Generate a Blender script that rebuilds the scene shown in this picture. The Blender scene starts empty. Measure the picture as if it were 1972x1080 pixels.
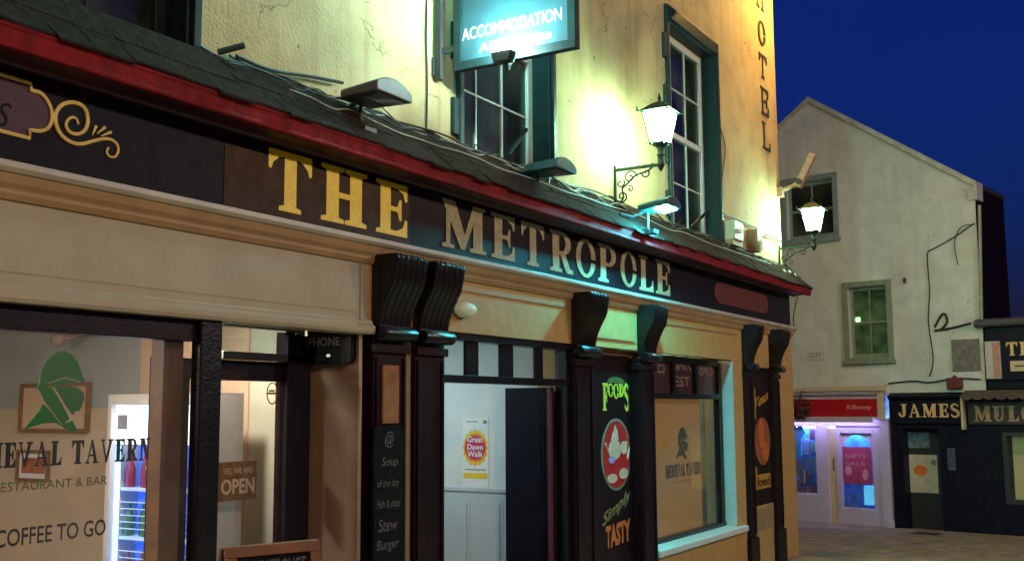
import bpy, bmesh, math, random
from mathutils import Vector, Matrix
R=math.radians
random.seed(7)
scene=bpy.context.scene
C=scene.collection

# ------------------------------------------------------------------ camera
F=2059.; PH=R(6.8); YAW=R(31); RO=R(-0.35); CZ=1.9; D=4.56
fwd=Vector((math.cos(YAW)*math.cos(PH),math.sin(YAW)*math.cos(PH),math.sin(PH)))
rgt=Vector((math.sin(YAW),-math.cos(YAW),0)); upv=rgt.cross(fwd)
cr,sr=math.cos(RO),math.sin(RO)
r2=rgt*cr+upv*sr; u2=upv*cr-rgt*sr
cam=bpy.data.cameras.new('camera'); co=bpy.data.objects.new('camera',cam); C.objects.link(co)
M3=Matrix((r2,u2,-fwd)).transposed()
co.matrix_world=Matrix.Translation((0,-D,CZ))@M3.to_4x4()
cam.sensor_width=36; cam.lens=F/1972*36; cam.clip_start=.05; cam.clip_end=800
scene.camera=co

# ------------------------------------------------------------------ dusk sky
w=bpy.data.worlds.new('World'); scene.world=w; w.use_nodes=True
nt=w.node_tree; nt.nodes.clear()
sky=nt.nodes.new('ShaderNodeTexSky'); sky.sky_type='NISHITA'; sky.sun_disc=False
sky.sun_elevation=R(0); sky.sun_rotation=R(200); sky.ozone_density=6
tint=nt.nodes.new('ShaderNodeMixRGB'); tint.blend_type='MULTIPLY'; tint.inputs[0].default_value=1
tint.inputs[2].default_value=(1.2,.62,1.05,1)
bg=nt.nodes.new('ShaderNodeBackground'); bg.inputs[1].default_value=.26
wo=nt.nodes.new('ShaderNodeOutputWorld')
cn=nt.nodes.new('ShaderNodeTexNoise'); cn.inputs['Scale'].default_value=2.2; cn.inputs['Detail'].default_value=5
cmr=nt.nodes.new('ShaderNodeMapRange'); cmr.inputs[1].default_value=.35; cmr.inputs[2].default_value=.7; cmr.inputs[3].default_value=.8; cmr.inputs[4].default_value=1.35; nt.links.new(cn.outputs[0],cmr.inputs[0])
ml=nt.nodes.new('ShaderNodeVectorMath'); ml.operation='SCALE'; nt.links.new(tint.outputs[0],ml.inputs[0]); nt.links.new(cmr.outputs[0],ml.inputs['Scale'])
nt.links.new(sky.outputs[0],tint.inputs[1]); nt.links.new(ml.outputs[0],bg.inputs[0]); nt.links.new(bg.outputs[0],wo.inputs[0])
scene.view_settings.view_transform='Standard'; scene.view_settings.look='None'
scene.view_settings.exposure=0; scene.view_settings.gamma=1
scene.cycles.max_bounces=6; scene.cycles.transparent_max_bounces=10
scene.cycles.sample_clamp_indirect=3; scene.cycles.use_denoising=True
scene.cycles.caustics_reflective=False; scene.cycles.caustics_refractive=False

# ------------------------------------------------------------------ frames (flat coordinate systems in the world)
class Fr:
    def __init__(s,o,u,n): s.o=Vector(o); s.u=Vector(u); s.v=Vector((0,0,1)); s.n=Vector(n)
    def __call__(s,u,v,w=0): return s.o+s.u*u+s.v*v+s.n*w
FA=Fr((0,0,0),(1,0,0),(0,-1,0))                    # pub facade: u along the street, w out into it
def FX(x): return Fr((x,0,0),(0,-1,0),(-1,0,0))    # planes square to the facade
ga=R(260); gd=(math.cos(ga),math.sin(ga),0); gn=(gd[1],-gd[0],0)
FG=Fr((22.1,.97,0),gd,gn)                          # gabled house front
WD=Fr((0,0,0),(1,0,0),(0,-1,0))
def ray(px,py):
    return fwd+r2*((px-986)/F)+u2*((540-py)/F)
def hit(fr,px,py,w=0):
    d=ray(px,py); o=fr.o+fr.n*w; c=Vector((0,-D,CZ))
    t=(o-c).dot(fr.n)/d.dot(fr.n); p=c+d*t-o
    return (p.dot(fr.u),p.z+0)
def fa(px,py,w=0): return hit(FA,px,py,w)
def fg(px,py,w=0): return hit(FG,px,py,w)

# ------------------------------------------------------------------ materials
mats={}
def mat(name,col,rough=.6,var=.18,scale=6,bump=.15,metal=0,dirt=0,streak=0,dcol=(.1,.08,.06),spec=.5,fine=60,coat=0,crack=0):
    if name in mats: return mats[name]
    m=bpy.data.materials.new(name); m.use_nodes=True; mats[name]=m
    n=m.node_tree; p=n.nodes['Principled BSDF']
    p.inputs['Roughness'].default_value=rough; p.inputs['Metallic'].default_value=metal
    p.inputs['Specular IOR Level'].default_value=spec; p.inputs['Coat Weight'].default_value=coat
    p.inputs['Coat Roughness'].default_value=.12
    g=n.nodes.new('ShaderNodeNewGeometry')
    nz=n.nodes.new('ShaderNodeTexNoise'); nz.inputs['Scale'].default_value=scale; nz.inputs['Detail'].default_value=6
    n.links.new(g.outputs['Position'],nz.inputs['Vector'])
    rp=n.nodes.new('ShaderNodeValToRGB'); e=rp.color_ramp.elements
    e[0].position=.3; e[1].position=.7
    e[0].color=(*[c*(1-var) for c in col],1); e[1].color=(*[min(1,c*(1+var)) for c in col],1)
    n.links.new(nz.outputs[0],rp.inputs[0]); out=rp.outputs[0]
    def over(fac_socket,out,c2,lo,hi,amt):
        r=n.nodes.new('ShaderNodeMapRange'); r.inputs[1].default_value=lo; r.inputs[2].default_value=hi
        r.inputs[3].default_value=0; r.inputs[4].default_value=amt
        n.links.new(fac_socket,r.inputs[0])
        mx=n.nodes.new('ShaderNodeMixRGB'); mx.inputs[2].default_value=(*c2,1)
        n.links.new(r.outputs[0],mx.inputs[0]); n.links.new(out,mx.inputs[1]); return mx.outputs[0]
    if dirt:
        n2=n.nodes.new('ShaderNodeTexNoise'); n2.inputs['Scale'].default_value=1.3; n2.inputs['Detail'].default_value=9; n2.inputs['Roughness'].default_value=.68
        n.links.new(g.outputs['Position'],n2.inputs['Vector'])
        out=over(n2.outputs[0],out,dcol,.5,.72,dirt)
    if streak:
        mp=n.nodes.new('ShaderNodeMapping'); mp.inputs['Scale'].default_value=(7,7,.45)
        n.links.new(g.outputs['Position'],mp.inputs[0])
        n3=n.nodes.new('ShaderNodeTexNoise'); n3.inputs['Scale'].default_value=1; n3.inputs['Detail'].default_value=5
        n.links.new(mp.outputs[0],n3.inputs['Vector'])
        out=over(n3.outputs[0],out,dcol,.52,.75,streak)
        # small chips and pits
        v=n.nodes.new('ShaderNodeTexNoise'); v.inputs['Scale'].default_value=9; v.inputs['Detail'].default_value=3
        n.links.new(g.outputs['Position'],v.inputs['Vector'])
        out=over(v.outputs[0],out,[c*.4 for c in dcol],.7,.76,streak*1.6)
    if crack:
        wn=n.nodes.new('ShaderNodeTexNoise'); wn.inputs['Scale'].default_value=2.2; wn.inputs['Detail'].default_value=8; n.links.new(g.outputs['Position'],wn.inputs['Vector'])
        va=n.nodes.new('ShaderNodeVectorMath'); va.operation='MULTIPLY_ADD'; va.inputs[1].default_value=(1.1,1.1,1.1); n.links.new(wn.outputs['Color'],va.inputs[0]); n.links.new(g.outputs['Position'],va.inputs[2])
        vo=n.nodes.new('ShaderNodeTexVoronoi'); vo.feature='DISTANCE_TO_EDGE'; vo.inputs['Scale'].default_value=.75; n.links.new(va.outputs[0],vo.inputs['Vector'])
        c1=n.nodes.new('ShaderNodeMapRange'); c1.inputs[1].default_value=0; c1.inputs[2].default_value=.008; c1.inputs[3].default_value=1; c1.inputs[4].default_value=0; n.links.new(vo.outputs['Distance'],c1.inputs[0])
        c2=n.nodes.new('ShaderNodeMapRange'); c2.inputs[1].default_value=.48; c2.inputs[2].default_value=.58; c2.inputs[3].default_value=0; c2.inputs[4].default_value=crack; n.links.new(wn.outputs[0],c2.inputs[0])
        cm=n.nodes.new('ShaderNodeMath'); cm.operation='MULTIPLY'; n.links.new(c1.outputs[0],cm.inputs[0]); n.links.new(c2.outputs[0],cm.inputs[1])
        mc=n.nodes.new('ShaderNodeMixRGB'); mc.inputs[2].default_value=(*[c*.3 for c in dcol],1); n.links.new(cm.outputs[0],mc.inputs[0]); n.links.new(out,mc.inputs[1]); out=mc.outputs[0]
    n.links.new(out,p.inputs['Base Color'])
    if bump:
        nb=n.nodes.new('ShaderNodeTexNoise'); nb.inputs['Scale'].default_value=fine; nb.inputs['Detail'].default_value=4
        n.links.new(g.outputs['Position'],nb.inputs['Vector'])
        ad=n.nodes.new('ShaderNodeMath'); ad.operation='ADD'
        n.links.new(nb.outputs[0],ad.inputs[0]); n.links.new(nz.outputs[0],ad.inputs[1])
        b=n.nodes.new('ShaderNodeBump'); b.inputs['Strength'].default_value=bump; b.inputs['Distance'].default_value=.02
        n.links.new(ad.outputs[0],b.inputs['Height']); n.links.new(b.outputs[0],p.inputs['Normal'])
    return m
def emi(name,col,s,base=(.8,.8,.8)):
    if name in mats: return mats[name]
    m=bpy.data.materials.new(name); m.use_nodes=True; mats[name]=m
    p=m.node_tree.nodes['Principled BSDF']; p.inputs['Base Color'].default_value=(*base,1)
    p.inputs['Emission Color'].default_value=(*col,1); p.inputs['Emission Strength'].default_value=s
    return m
def glass(name,tint=(.9,.93,.92),ior=1.5,rough=.02):
    if name in mats: return mats[name]
    m=bpy.data.materials.new(name); m.use_nodes=True; mats[name]=m
    n=m.node_tree; n.nodes.clear()
    t=n.nodes.new('ShaderNodeBsdfTransparent'); t.inputs[0].default_value=(*tint,1)
    g=n.nodes.new('ShaderNodeBsdfGlossy'); g.inputs['Roughness'].default_value=rough
    f=n.nodes.new('ShaderNodeFresnel'); f.inputs[0].default_value=ior
    nz=n.nodes.new('ShaderNodeTexNoise'); nz.inputs['Scale'].default_value=2.5
    b=n.nodes.new('ShaderNodeBump'); b.inputs['Strength'].default_value=.03
    n.links.new(nz.outputs[0],b.inputs['Height']); n.links.new(b.outputs[0],g.inputs['Normal'])
    ge=n.nodes.new('ShaderNodeNewGeometry'); mr=n.nodes.new('ShaderNodeMapRange'); mr.inputs[3].default_value=ior; mr.inputs[4].default_value=1/ior
    n.links.new(ge.outputs['Backfacing'],mr.inputs[0]); n.links.new(mr.outputs[0],f.inputs[0])
    x=n.nodes.new('ShaderNodeMixShader'); o=n.nodes.new('ShaderNodeOutputMaterial')
    df=n.nodes.new('ShaderNodeBsdfDiffuse'); df.inputs[0].default_value=(.5,.5,.45,1); sm=n.nodes.new('ShaderNodeTexNoise'); sm.inputs['Scale'].default_value=1.7; sm.inputs['Detail'].default_value=8
    gp=n.nodes.new('ShaderNodeNewGeometry'); n.links.new(gp.outputs['Position'],sm.inputs['Vector']); ma=n.nodes.new('ShaderNodeMapRange'); ma.inputs[1].default_value=.4; ma.inputs[2].default_value=.75; ma.inputs[3].default_value=.015; ma.inputs[4].default_value=.13; n.links.new(sm.outputs[0],ma.inputs[0])
    x0=n.nodes.new('ShaderNodeMixShader'); n.links.new(ma.outputs[0],x0.inputs[0]); n.links.new(t.outputs[0],x0.inputs[1]); n.links.new(df.outputs[0],x0.inputs[2])
    n.links.new(f.outputs[0],x.inputs[0]); n.links.new(x0.outputs[0],x.inputs[1]); n.links.new(g.outputs[0],x.inputs[2]); n.links.new(x.outputs[0],o.inputs[0])
    return m
CREAMW=mat('plaster',(.5,.38,.19),.85,.12,3,.35,dirt=.5,streak=.55,dcol=(.3,.17,.06),fine=40,crack=.8)
FRIEZE=mat('frieze_paint',(.44,.41,.28),.6,.08,4,.12,dirt=.22,dcol=(.26,.19,.1))
MOULD=mat('mould_paint',(.38,.25,.11),.5,.12,5,.1,dirt=.3,dcol=(.22,.12,.05))
LIP=mat('lip_paint',(.5,.47,.38),.4,.1,5,.1,dirt=.25,dcol=(.2,.16,.1))
RED=mat('red_paint',(.22,.014,.018),.75,.35,9,.3,dirt=.7,dcol=(.1,.015,.02),spec=.2)
SLATE=mat('ledge_felt',(.028,.016,.013),.95,.4,14,.8,dirt=.5,dcol=(.05,.032,.022),spec=.05)
FASC=mat('fascia_navy',(.013,.011,.016),.5,.3,9,.12,dirt=.4,dcol=(.03,.022,.026),spec=.1)
FASC_LIT=mat('fascia_lit',(.06,.036,.02),.6,.3,9,.15,dirt=.4,streak=.3,dcol=(.03,.02,.02),spec=.15)
GILT_LIT=mat('gilt_lit',(.97,.72,.03),.45,.12,25,.1,dirt=.2,dcol=(.6,.3,.06))
GILT_UNLIT=mat('gilt_unlit',(.42,.37,.2),.8,.25,22,.1,dirt=.25,dcol=(.3,.22,.12))
SCROLL=mat('scroll_gilt',(.85,.68,.22),.45,.1,20,.1)
MAROON=mat('maroon',(.06,.01,.015),.5,.2,8,.1)
BLACK=mat('gloss_black',(.006,.005,.006),.33,.4,12,.2,dirt=.5,dcol=(.022,.014,.01),spec=.25,coat=.35)
WINE=mat('dark_wine',(.015,.006,.007),.4,.3,9,.1,spec=.2)
WOOD=mat('brown_wood',(.2,.085,.03),.5,.3,7,.15,dirt=.3,dcol=(.1,.04,.02))
ORWOOD=mat('orange_wood',(.32,.14,.04),.5,.25,9,.1)
GREENB=mat('dark_green_paint',(.008,.022,.024),.5,.3,9,.15,spec=.25)
WHITE=mat('white_paint',(.72,.72,.68),.45,.06,8,.08)
GREY=mat('grey_metal',(.2,.19,.17),.5,.2,9,.1)
DGREY=mat('dark_metal',(.03,.032,.032),.45,.2,9,.15)
IRON=mat('cast_iron',(.015,.03,.02),.5,.3,20,.2)
CABLE=mat('cable_rubber',(.02,.018,.016),.6,.2,30,.1)
CABLEW=mat('pale_cable',(.35,.31,.25),.6,.2,30,.1)
WALLPK=mat('recess_plaster',(.3,.2,.13),.8,.15,5,.25,dirt=.4,dcol=(.24,.15,.08))
INT_HI=mat('interior_grey',(.3,.33,.31),.8,.04,3,.05)
INT_LO=mat('interior_beige',(.5,.38,.27),.8,.04,3,.05)
INT_OL=mat('interior_olive',(.46,.43,.32),.8,.04,3,.05)
INT_PK=mat('interior_pink',(.55,.37,.24),.8,.04,3,.05)
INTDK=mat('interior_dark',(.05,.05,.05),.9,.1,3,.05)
LOBBY=mat('lobby_paint',(.62,.66,.65),.6,.04,4,.05)
GREEN=mat('logo_green',(.01,.3,.05),.5,.05,8,0)
TXT=mat('dark_vinyl',(.02,.015,.018),.5,.1,8,0)
TXTG=mat('green_vinyl',(.1,.2,.05),.5,.1,8,0)
CHALK=mat('chalk',(.15,.15,.15),.9,.7,60,0,spec=0)
BOARD=mat('chalkboard',(.01,.01,.011),.85,.5,20,.05,spec=.1)
PHONEW=mat('pale_lettering',(.42,.36,.36),.6,.05,8,0)
RENDER=mat('gable_render',(.58,.6,.58),.85,.1,3,.35,dirt=.2,streak=.22,dcol=(.32,.3,.24),crack=.35)
STONE=mat('stone_cap',(.45,.45,.4),.8,.2,6,.3)
OLIVE=mat('olive_paint',(.21,.25,.17),.55,.15,8,.1)
ROOFM=mat('roof_slate',(.03,.022,.04),.8,.3,12,.4)
LAV=mat('lavender_paint',(.5,.46,.62),.5,.06,5,.08)
CREAMP=mat('cream_paint',(.55,.45,.3),.5,.08,5,.08)
REDS=mat('shop_red',(.42,.01,.02),.4,.1,8,.05)
SHOPBLK=mat('shop_black',(.008,.008,.018),.5,.3,10,.1,spec=.12)
PINK=mat('magenta_paper',(.36,.05,.14),.6,.1,8,0)
PAPER=mat('white_paper',(.72,.72,.72),.7,.05,8,0)
YEL=mat('yellow_ink',(.75,.5,.03),.7,.1,15,0)
ORG=mat('orange_ink',(.7,.17,.03),.7,.1,15,0)
REDI=mat('red_ink',(.5,.02,.1),.7,.1,15,0)
OVRED=mat('oval_red',(.45,.015,.015),.5,.1,8,0)
BEIGE=mat('beige_print',(.6,.42,.27),.6,.2,25,0)
LIME=mat('lime_print',(.5,.55,.04),.6,.2,25,0)
BROWNP=mat('brown_print',(.3,.09,.03),.6,.4,18,0)
OBLOCK=mat('orange_print',(.55,.13,.02),.6,.3,18,0)
OCHP=mat('ochre_print',(.45,.24,.03),.6,.2,18,0)
GOLDL=mat('gold_letter',(.7,.45,.2),.5,.15,20,0)
COPPER=mat('copper_steel',(.5,.3,.2),.45,.2,20,.1,metal=.3)
TARMAC=mat('tarmac',(.24,.18,.12),.75,.35,4,.9,dirt=.4,dcol=(.05,.04,.035),fine=90)
PAVE=mat('paving',(.22,.17,.12),.8,.25,3,.6,dirt=.4,dcol=(.06,.05,.045))
KERB=mat('kerb_stone',(.2,.18,.16),.8,.2,7,.5)
TEALS=mat('sign_blue',(.016,.06,.078),.42,.3,4,.03,spec=.8)
BULK=emi('bulkhead_glow',(.5,.62,.35),.12,(.6,.7,.5))
GL=glass('window_glass')
OCHREP=mat('frieze_ochre',(.5,.31,.1),.6,.1,8,.15,dirt=.3,dcol=(.28,.15,.05))
GLD=glass('dark_glass',(.55,.62,.62),1.6)
BLIND=mat('blind_brown',(.16,.13,.09),.8,.2,9,.1)

# ------------------------------------------------------------------ mesh helpers
org={}
class MB:
    def __init__(s,fr=WD): s.v=[]; s.f=[]; s.fr=fr
    def add(s,vs,fs,raw=False):
        b=len(s.v); s.v+= [Vector(p) if raw else s.fr(*p) for p in vs]; s.f+=[tuple(b+i for i in f) for f in fs]; return s
    def box(s,u0,u1,v0,v1,w0,w1):
        vs=[(u,v,w) for u in (u0,u1) for v in (v0,v1) for w in (w0,w1)]
        return s.add(vs,[(0,1,3,2),(4,6,7,5),(0,4,5,1),(2,3,7,6),(0,2,6,4),(1,5,7,3)])
    def prism(s,pts,w0,w1):
        n=len(pts)
        return s.add([(a,b,w0) for a,b in pts]+[(a,b,w1) for a,b in pts],[tuple(range(n)),tuple(range(2*n-1,n-1,-1))]+[(i,(i+1)%n,n+(i+1)%n,n+i) for i in range(n)])
    def side(s,pts,u0,u1):   # profile in (w,v) swept along u
        n=len(pts)
        return s.add([(u0,b,a) for a,b in pts]+[(u1,b,a) for a,b in pts],[tuple(range(n)),tuple(range(2*n-1,n-1,-1))]+[(i,(i+1)%n,n+(i+1)%n,n+i) for i in range(n)])
    def quad(s,a,b,c,d): return s.add([a,b,c,d],[(0,1,2,3)])
    def tube(s,pts,r,n=8,raw=False,closed=False):
        P=[Vector(p) if raw else s.fr(*p) for p in pts]; m=len(P); rr=r if hasattr(r,'__len__') else [r]*m
        ref=None; vs=[]
        for i in range(m):
            a=P[max(0,i-1)] if not closed else P[i-1]; b=P[min(m-1,i+1)] if not closed else P[(i+1)%m]
            t=(b-a).normalized()
            if ref is None:
                ref=t.cross(Vector((0,0,1)))
                if ref.length<.1: ref=t.cross(Vector((1,0,0)))
            x=(ref-t*ref.dot(t)).normalized(); ref=x; y=t.cross(x)
            for k in range(n):
                q=2*math.pi*k/n; vs.append(P[i]+x*(math.cos(q)*rr[i])+y*(math.sin(q)*rr[i]))
        fs=[]
        for i in range(m if closed else m-1):
            j=(i+1)%m
            for k in range(n): fs.append((i*n+k,i*n+(k+1)%n,j*n+(k+1)%n,j*n+k))
        if not closed: fs+=[tuple(range(n)),tuple((m-1)*n+k for k in range(n-1,-1,-1))]
        return s.add(vs,fs,True)
    def lathe(s,prof,c,n=20,axis='v',sx=1,sz=1):   # prof: (radius, along axis)
        vs=[]; 
        for r,h in prof:
            for k in range(n):
                q=2*math.pi*k/n; a,b=math.cos(q)*r*sx,math.sin(q)*r*sz
                vs.append({'v':(c[0]+a,c[1]+h,c[2]+b),'w':(c[0]+a,c[1]+b,c[2]+h),'u':(c[0]+h,c[1]+a,c[2]+b)}[axis])
        m=len(prof); fs=[(i*n+k,i*n+(k+1)%n,(i+1)*n+(k+1)%n,(i+1)*n+k) for i in range(m-1) for k in range(n)]
        fs+=[tuple(range(n)),tuple((m-1)*n+k for k in range(n))]
        return s.add(vs,fs)
    def build(s,name,m,parent=None,bevel=0,smooth=False,base=None):
        me=bpy.data.meshes.new(name)
        lo=Vector([min(p[i] for p in s.v) for i in range(3)]); hi=Vector([max(p[i] for p in s.v) for i in range(3)])
        c=Vector(base) if base else (lo+hi)/2
        me.from_pydata([p-c for p in s.v],[],s.f); me.materials.append(m)
        b=bmesh.new(); b.from_mesh(me); bmesh.ops.recalc_face_normals(b,faces=b.faces)
        if smooth:
            for f in b.faces: f.smooth=True
            for e in b.edges:
                if len(e.link_faces)==2 and e.calc_face_angle(0)>R(42): e.smooth=False
        b.to_mesh(me); b.free()
        o=bpy.data.objects.new(name,me); C.objects.link(o)
        if bevel:
            q=o.modifiers.new('bevel','BEVEL'); q.width=bevel; q.segments=2; q.limit_method='ANGLE'; q.angle_limit=R(35)
        org[o.name]=c
        if parent: o.parent=parent; o.location=c-org[parent.name]
        else: o.location=c
        return o
def thing(name,loc,label,cat,group=None):
    o=bpy.data.objects.new(name,None); C.objects.link(o); o.location=loc; o.empty_display_size=.1; org[o.name]=Vector(loc)
    return tag(o,label,cat,group)
def tag(o,label=None,cat=None,group=None,kind=None):
    if label: o['label']=label
    if cat: o['category']=cat
    if group: o['group']=group
    if kind: o['kind']=kind
    return o
def struct(o): return tag(o,kind='structure')
def copytree(o,loc,label=None):
    c=o.copy(); C.objects.link(c); c.location=loc; org[c.name]=Vector(loc)
    if label: c['label']=label
    def rec(a,b):
        for ch in list(a.children):
            d=ch.copy(); C.objects.link(d); d.parent=b; rec(ch,d)
    rec(o,c); return c
def catmull(P,n=8):
    out=[]; m=len(P)
    for i in range(m-1):
        a,b,c,d=[Vector(P[max(0,min(m-1,i+k))]) for k in (-1,0,1,2)]
        for k in range(n):
            t=k/n; out.append(.5*((2*b)+(c-a)*t+(2*a-5*b+4*c-d)*t*t+(3*b-a-3*c+d)*t**3))
    out.append(Vector(P[-1])); return [tuple(p) for p in out]
def ell(cx,cy,rx,ry,n=32,a0=0,a1=360): 
    full=abs(a1-a0)>=360
    return [(cx+rx*math.cos(R(a0+(a1-a0)*k/(n if full else n-1))),cy+ry*math.sin(R(a0+(a1-a0)*k/(n if full else n-1)))) for k in range(n)]

# slab-serif capitals as overlapping strokes in a unit cell (0..1 high)
def glyph(ch,t=.24,th=.1):
    S=[]; W=.8
    def bx(a,b,c,d): S.append([(a,c),(b,c),(b,d),(a,d)])
    def serif(x0,x1,top=False,e=.1):   # slab under/over a stem x0..x1
        if top: S.append([(x0-e,1),(x0-e,.93),(x0,.9),(x1,.9),(x1+e,.93),(x1+e,1)])
        else: S.append([(x0-e,0),(x1+e,0),(x1+e,.07),(x1,.1),(x0,.1),(x0-e,.07)])
    def arc(cx,cy,rx,ry,tx,ty,a0,a1,n=16):
        o=ell(cx,cy,rx,ry,n,a0,a1); i=ell(cx,cy,rx-tx,ry-ty,n,a0,a1)
        for k in range(n-1): S.append([o[k],o[k+1],i[k+1],i[k]])
    if ch=='T':
        bx(.31,.31+t,0,1); serif(.31,.31+t); bx(0,.86,.9,1)
        S.append([(0,1),(0,.68),(.05,.66),(.09,.78),(.2,.88),(.3,.9),(.3,1)]); S.append([(.86,1),(.86,.68),(.81,.66),(.77,.78),(.66,.88),(.56,.9),(.56,1)]); W=.86
    elif ch in 'HN':
        a,b=.1,.56 if ch=='H' else .6
        tt=t if ch=='H' else .14
        bx(a,a+tt,0,1); bx(b,b+tt,0,1)
        serif(a,a+tt); serif(a,a+tt,1); serif(b,b+tt,1); 
        if ch=='H': serif(b,b+tt); bx(a+tt,b,.45,.55)
        else: S.append([(a,1),(a+t,1),(b+tt,0),(b+tt-.16,0)])
        W=b+tt+.1
    elif ch in 'EFL':
        bx(.1,.1+t,0,1); serif(.1,.1+t); serif(.1,.1+t,1); W=.74
        if ch in 'EL': S.append([(.3,0),(.74,0),(.74,.32),(.69,.34),(.64,.18),(.5,.1),(.3,.09)])
        if ch in 'EF': 
            S.append([(.3,1),(.74,1),(.74,.7),(.69,.68),(.64,.83),(.5,.9),(.3,.91)])
            bx(.3,.55,.46,.55); S.append([(.55,.3),(.6,.3),(.6,.7),(.55,.7),(.5,.55),(.5,.46)])
    elif ch=='I': bx(.1,.1+t,0,1); serif(.1,.1+t); serif(.1,.1+t,1); W=.44
    elif ch=='J': bx(.34,.34+t,.3,1); serif(.34,.34+t,1); arc(.3,.28,.28,.28,.2,.1,180,360,12); bx(.02,.16,.26,.36); W=.7
    elif ch=='U': 
        bx(.1,.1+t,.3,1); bx(.62,.72,.3,1); serif(.1,.1+t,1); serif(.62,.72,1); arc(.41,.32,.31,.32,.17,.1,180,360,14); W=.84
    elif ch=='M':
        bx(.1,.2,0,1); bx(.78,.78+t,0,1); serif(.1,.2); serif(.78,.78+t); 
        S.append([(.0,1),(.32,1),(.6,.22),(.5,.02),(.46,.02)][:5]); S.append([(.78,1),(1.1,1),(1.1,.93),(.9,.93),(.56,.02),(.46,.02)]); W=1.12
    elif ch in 'RPDB':
        bx(.1,.1+t,0,1); serif(.1,.1+t); serif(.1,.1+t,1)
        if ch=='D': arc(.34,.5,.44,.5,.22,.1,-90,90,18); W=.8
        else:
            bx(.3,.46,.9,1); bx(.3,.46,.43,.52); arc(.44,.715,.34,.285,.2,.09,-90,90,16); W=.8
            if ch=='R': S.append([(.36,.45),(.56,.46),(.74,.12),(.86,.1),(.86,0),(.62,0),(.56,.08)]); W=.88
            if ch=='B': arc(.44,.26,.38,.26,.2,.09,-90,90,16); bx(.3,.46,0,.09); W=.84
    elif ch in 'OCG0':
        if ch in 'O0': arc(.42,.5,.42,.5,.19,.09,0,360,30); W=.84
        else: arc(.42,.5,.42,.5,.19,.09,35,325,26); bx(.68,.76,.64,.98); W=.8
    elif ch=='S':
        p=catmull([(.62,.8),(.5,.93),(.3,.95),(.14,.84),(.14,.68),(.3,.56),(.5,.46),(.62,.32),(.58,.13),(.4,.04),(.2,.07),(.08,.22)],4)
        A_,B_=[],[]
        for k in range(len(p)):
            q=k/(len(p)-1); ww=.055+.055*math.sin(math.pi*q)**2
            d=(Vector(p[min(k+1,len(p)-1)])-Vector(p[max(0,k-1)])).normalized(); A_.append((p[k][0]-d.y*ww,p[k][1]+d.x*ww)); B_.append((p[k][0]+d.y*ww,p[k][1]-d.x*ww))
        S.append(A_+B_[::-1])
        W=.72
    elif ch in 'AV':
        f=(lambda q:[(x,1-y) for x,y in q]) if ch=='V' else (lambda q:q)
        S.append(f([(.36,1),(.5,1),(.86,.05),(.64,.05)])); S.append(f([(.4,1),(.46,.86),(.18,.05),(.09,.05)]))
        S.append(f([(0,0),(.28,0),(.28,.07),(0,.07)])); S.append(f([(.54,0),(.96,0),(.96,.07),(.54,.07)]))
        if ch=='A': bx(.2,.7,.3,.38)
        W=.94
    return S,W
def put_glyph(mb,ch,u0,u1,v0,v1,w,d,slope=0,t=.24):
    S,W=glyph(ch,t)
    for k,poly in enumerate(S):
        e=(k%24)*.00012
        mb.prism([(u0+x/W*(u1-u0),v0+slope*(x/W*(u1-u0))+y*(v1-v0)) for x,y in poly],w,w+d+e)
def slab_text(mb,txt,u0,u1,v0,v1,w,d=.003,slope=0,gap=.16,t=.24):
    ws=[.4 if c==' ' else glyph(c,t)[1] for c in txt]; tot=sum(ws)+gap*(len(txt)-1); k=(u1-u0)/tot; x=u0
    for c,g in zip(txt,ws):
        if c!=' ': put_glyph(mb,c,x,x+g*k,v0+slope*(x-u0),v1+slope*(x-u0),w,d,slope,t)
        x+=(g+gap)*k
def sans(mb,txt,u0,u1,v0,v1,w,slope=0,bold=0,shear=0,d=.002):
    cu=bpy.data.curves.new('t','FONT'); cu.body=txt; cu.offset=bold; cu.shear=shear; cu.fill_mode='FRONT'; cu.resolution_u=3
    ob=bpy.data.objects.new('t',cu); C.objects.link(ob); dg=bpy.context.evaluated_depsgraph_get(); me=bpy.data.meshes.new_from_object(ob.evaluated_get(dg))
    xs=[v.co.x for v in me.vertices]; ys=[v.co.y for v in me.vertices]
    x0,x1,y0,y1=min(xs),max(xs),min(ys),max(ys)
    vs=[]
    for v in me.vertices:
        a=(v.co.x-x0)/(x1-x0)*(u1-u0); vs.append((u0+a,v0+(v.co.y-y0)/(y1-y0)*(v1-v0)+slope*a,w))
    mb.add(vs,[tuple(p.vertices) for p in me.polygons])
    bpy.data.objects.remove(ob); bpy.data.meshes.remove(me); bpy.data.curves.remove(cu)
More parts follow.
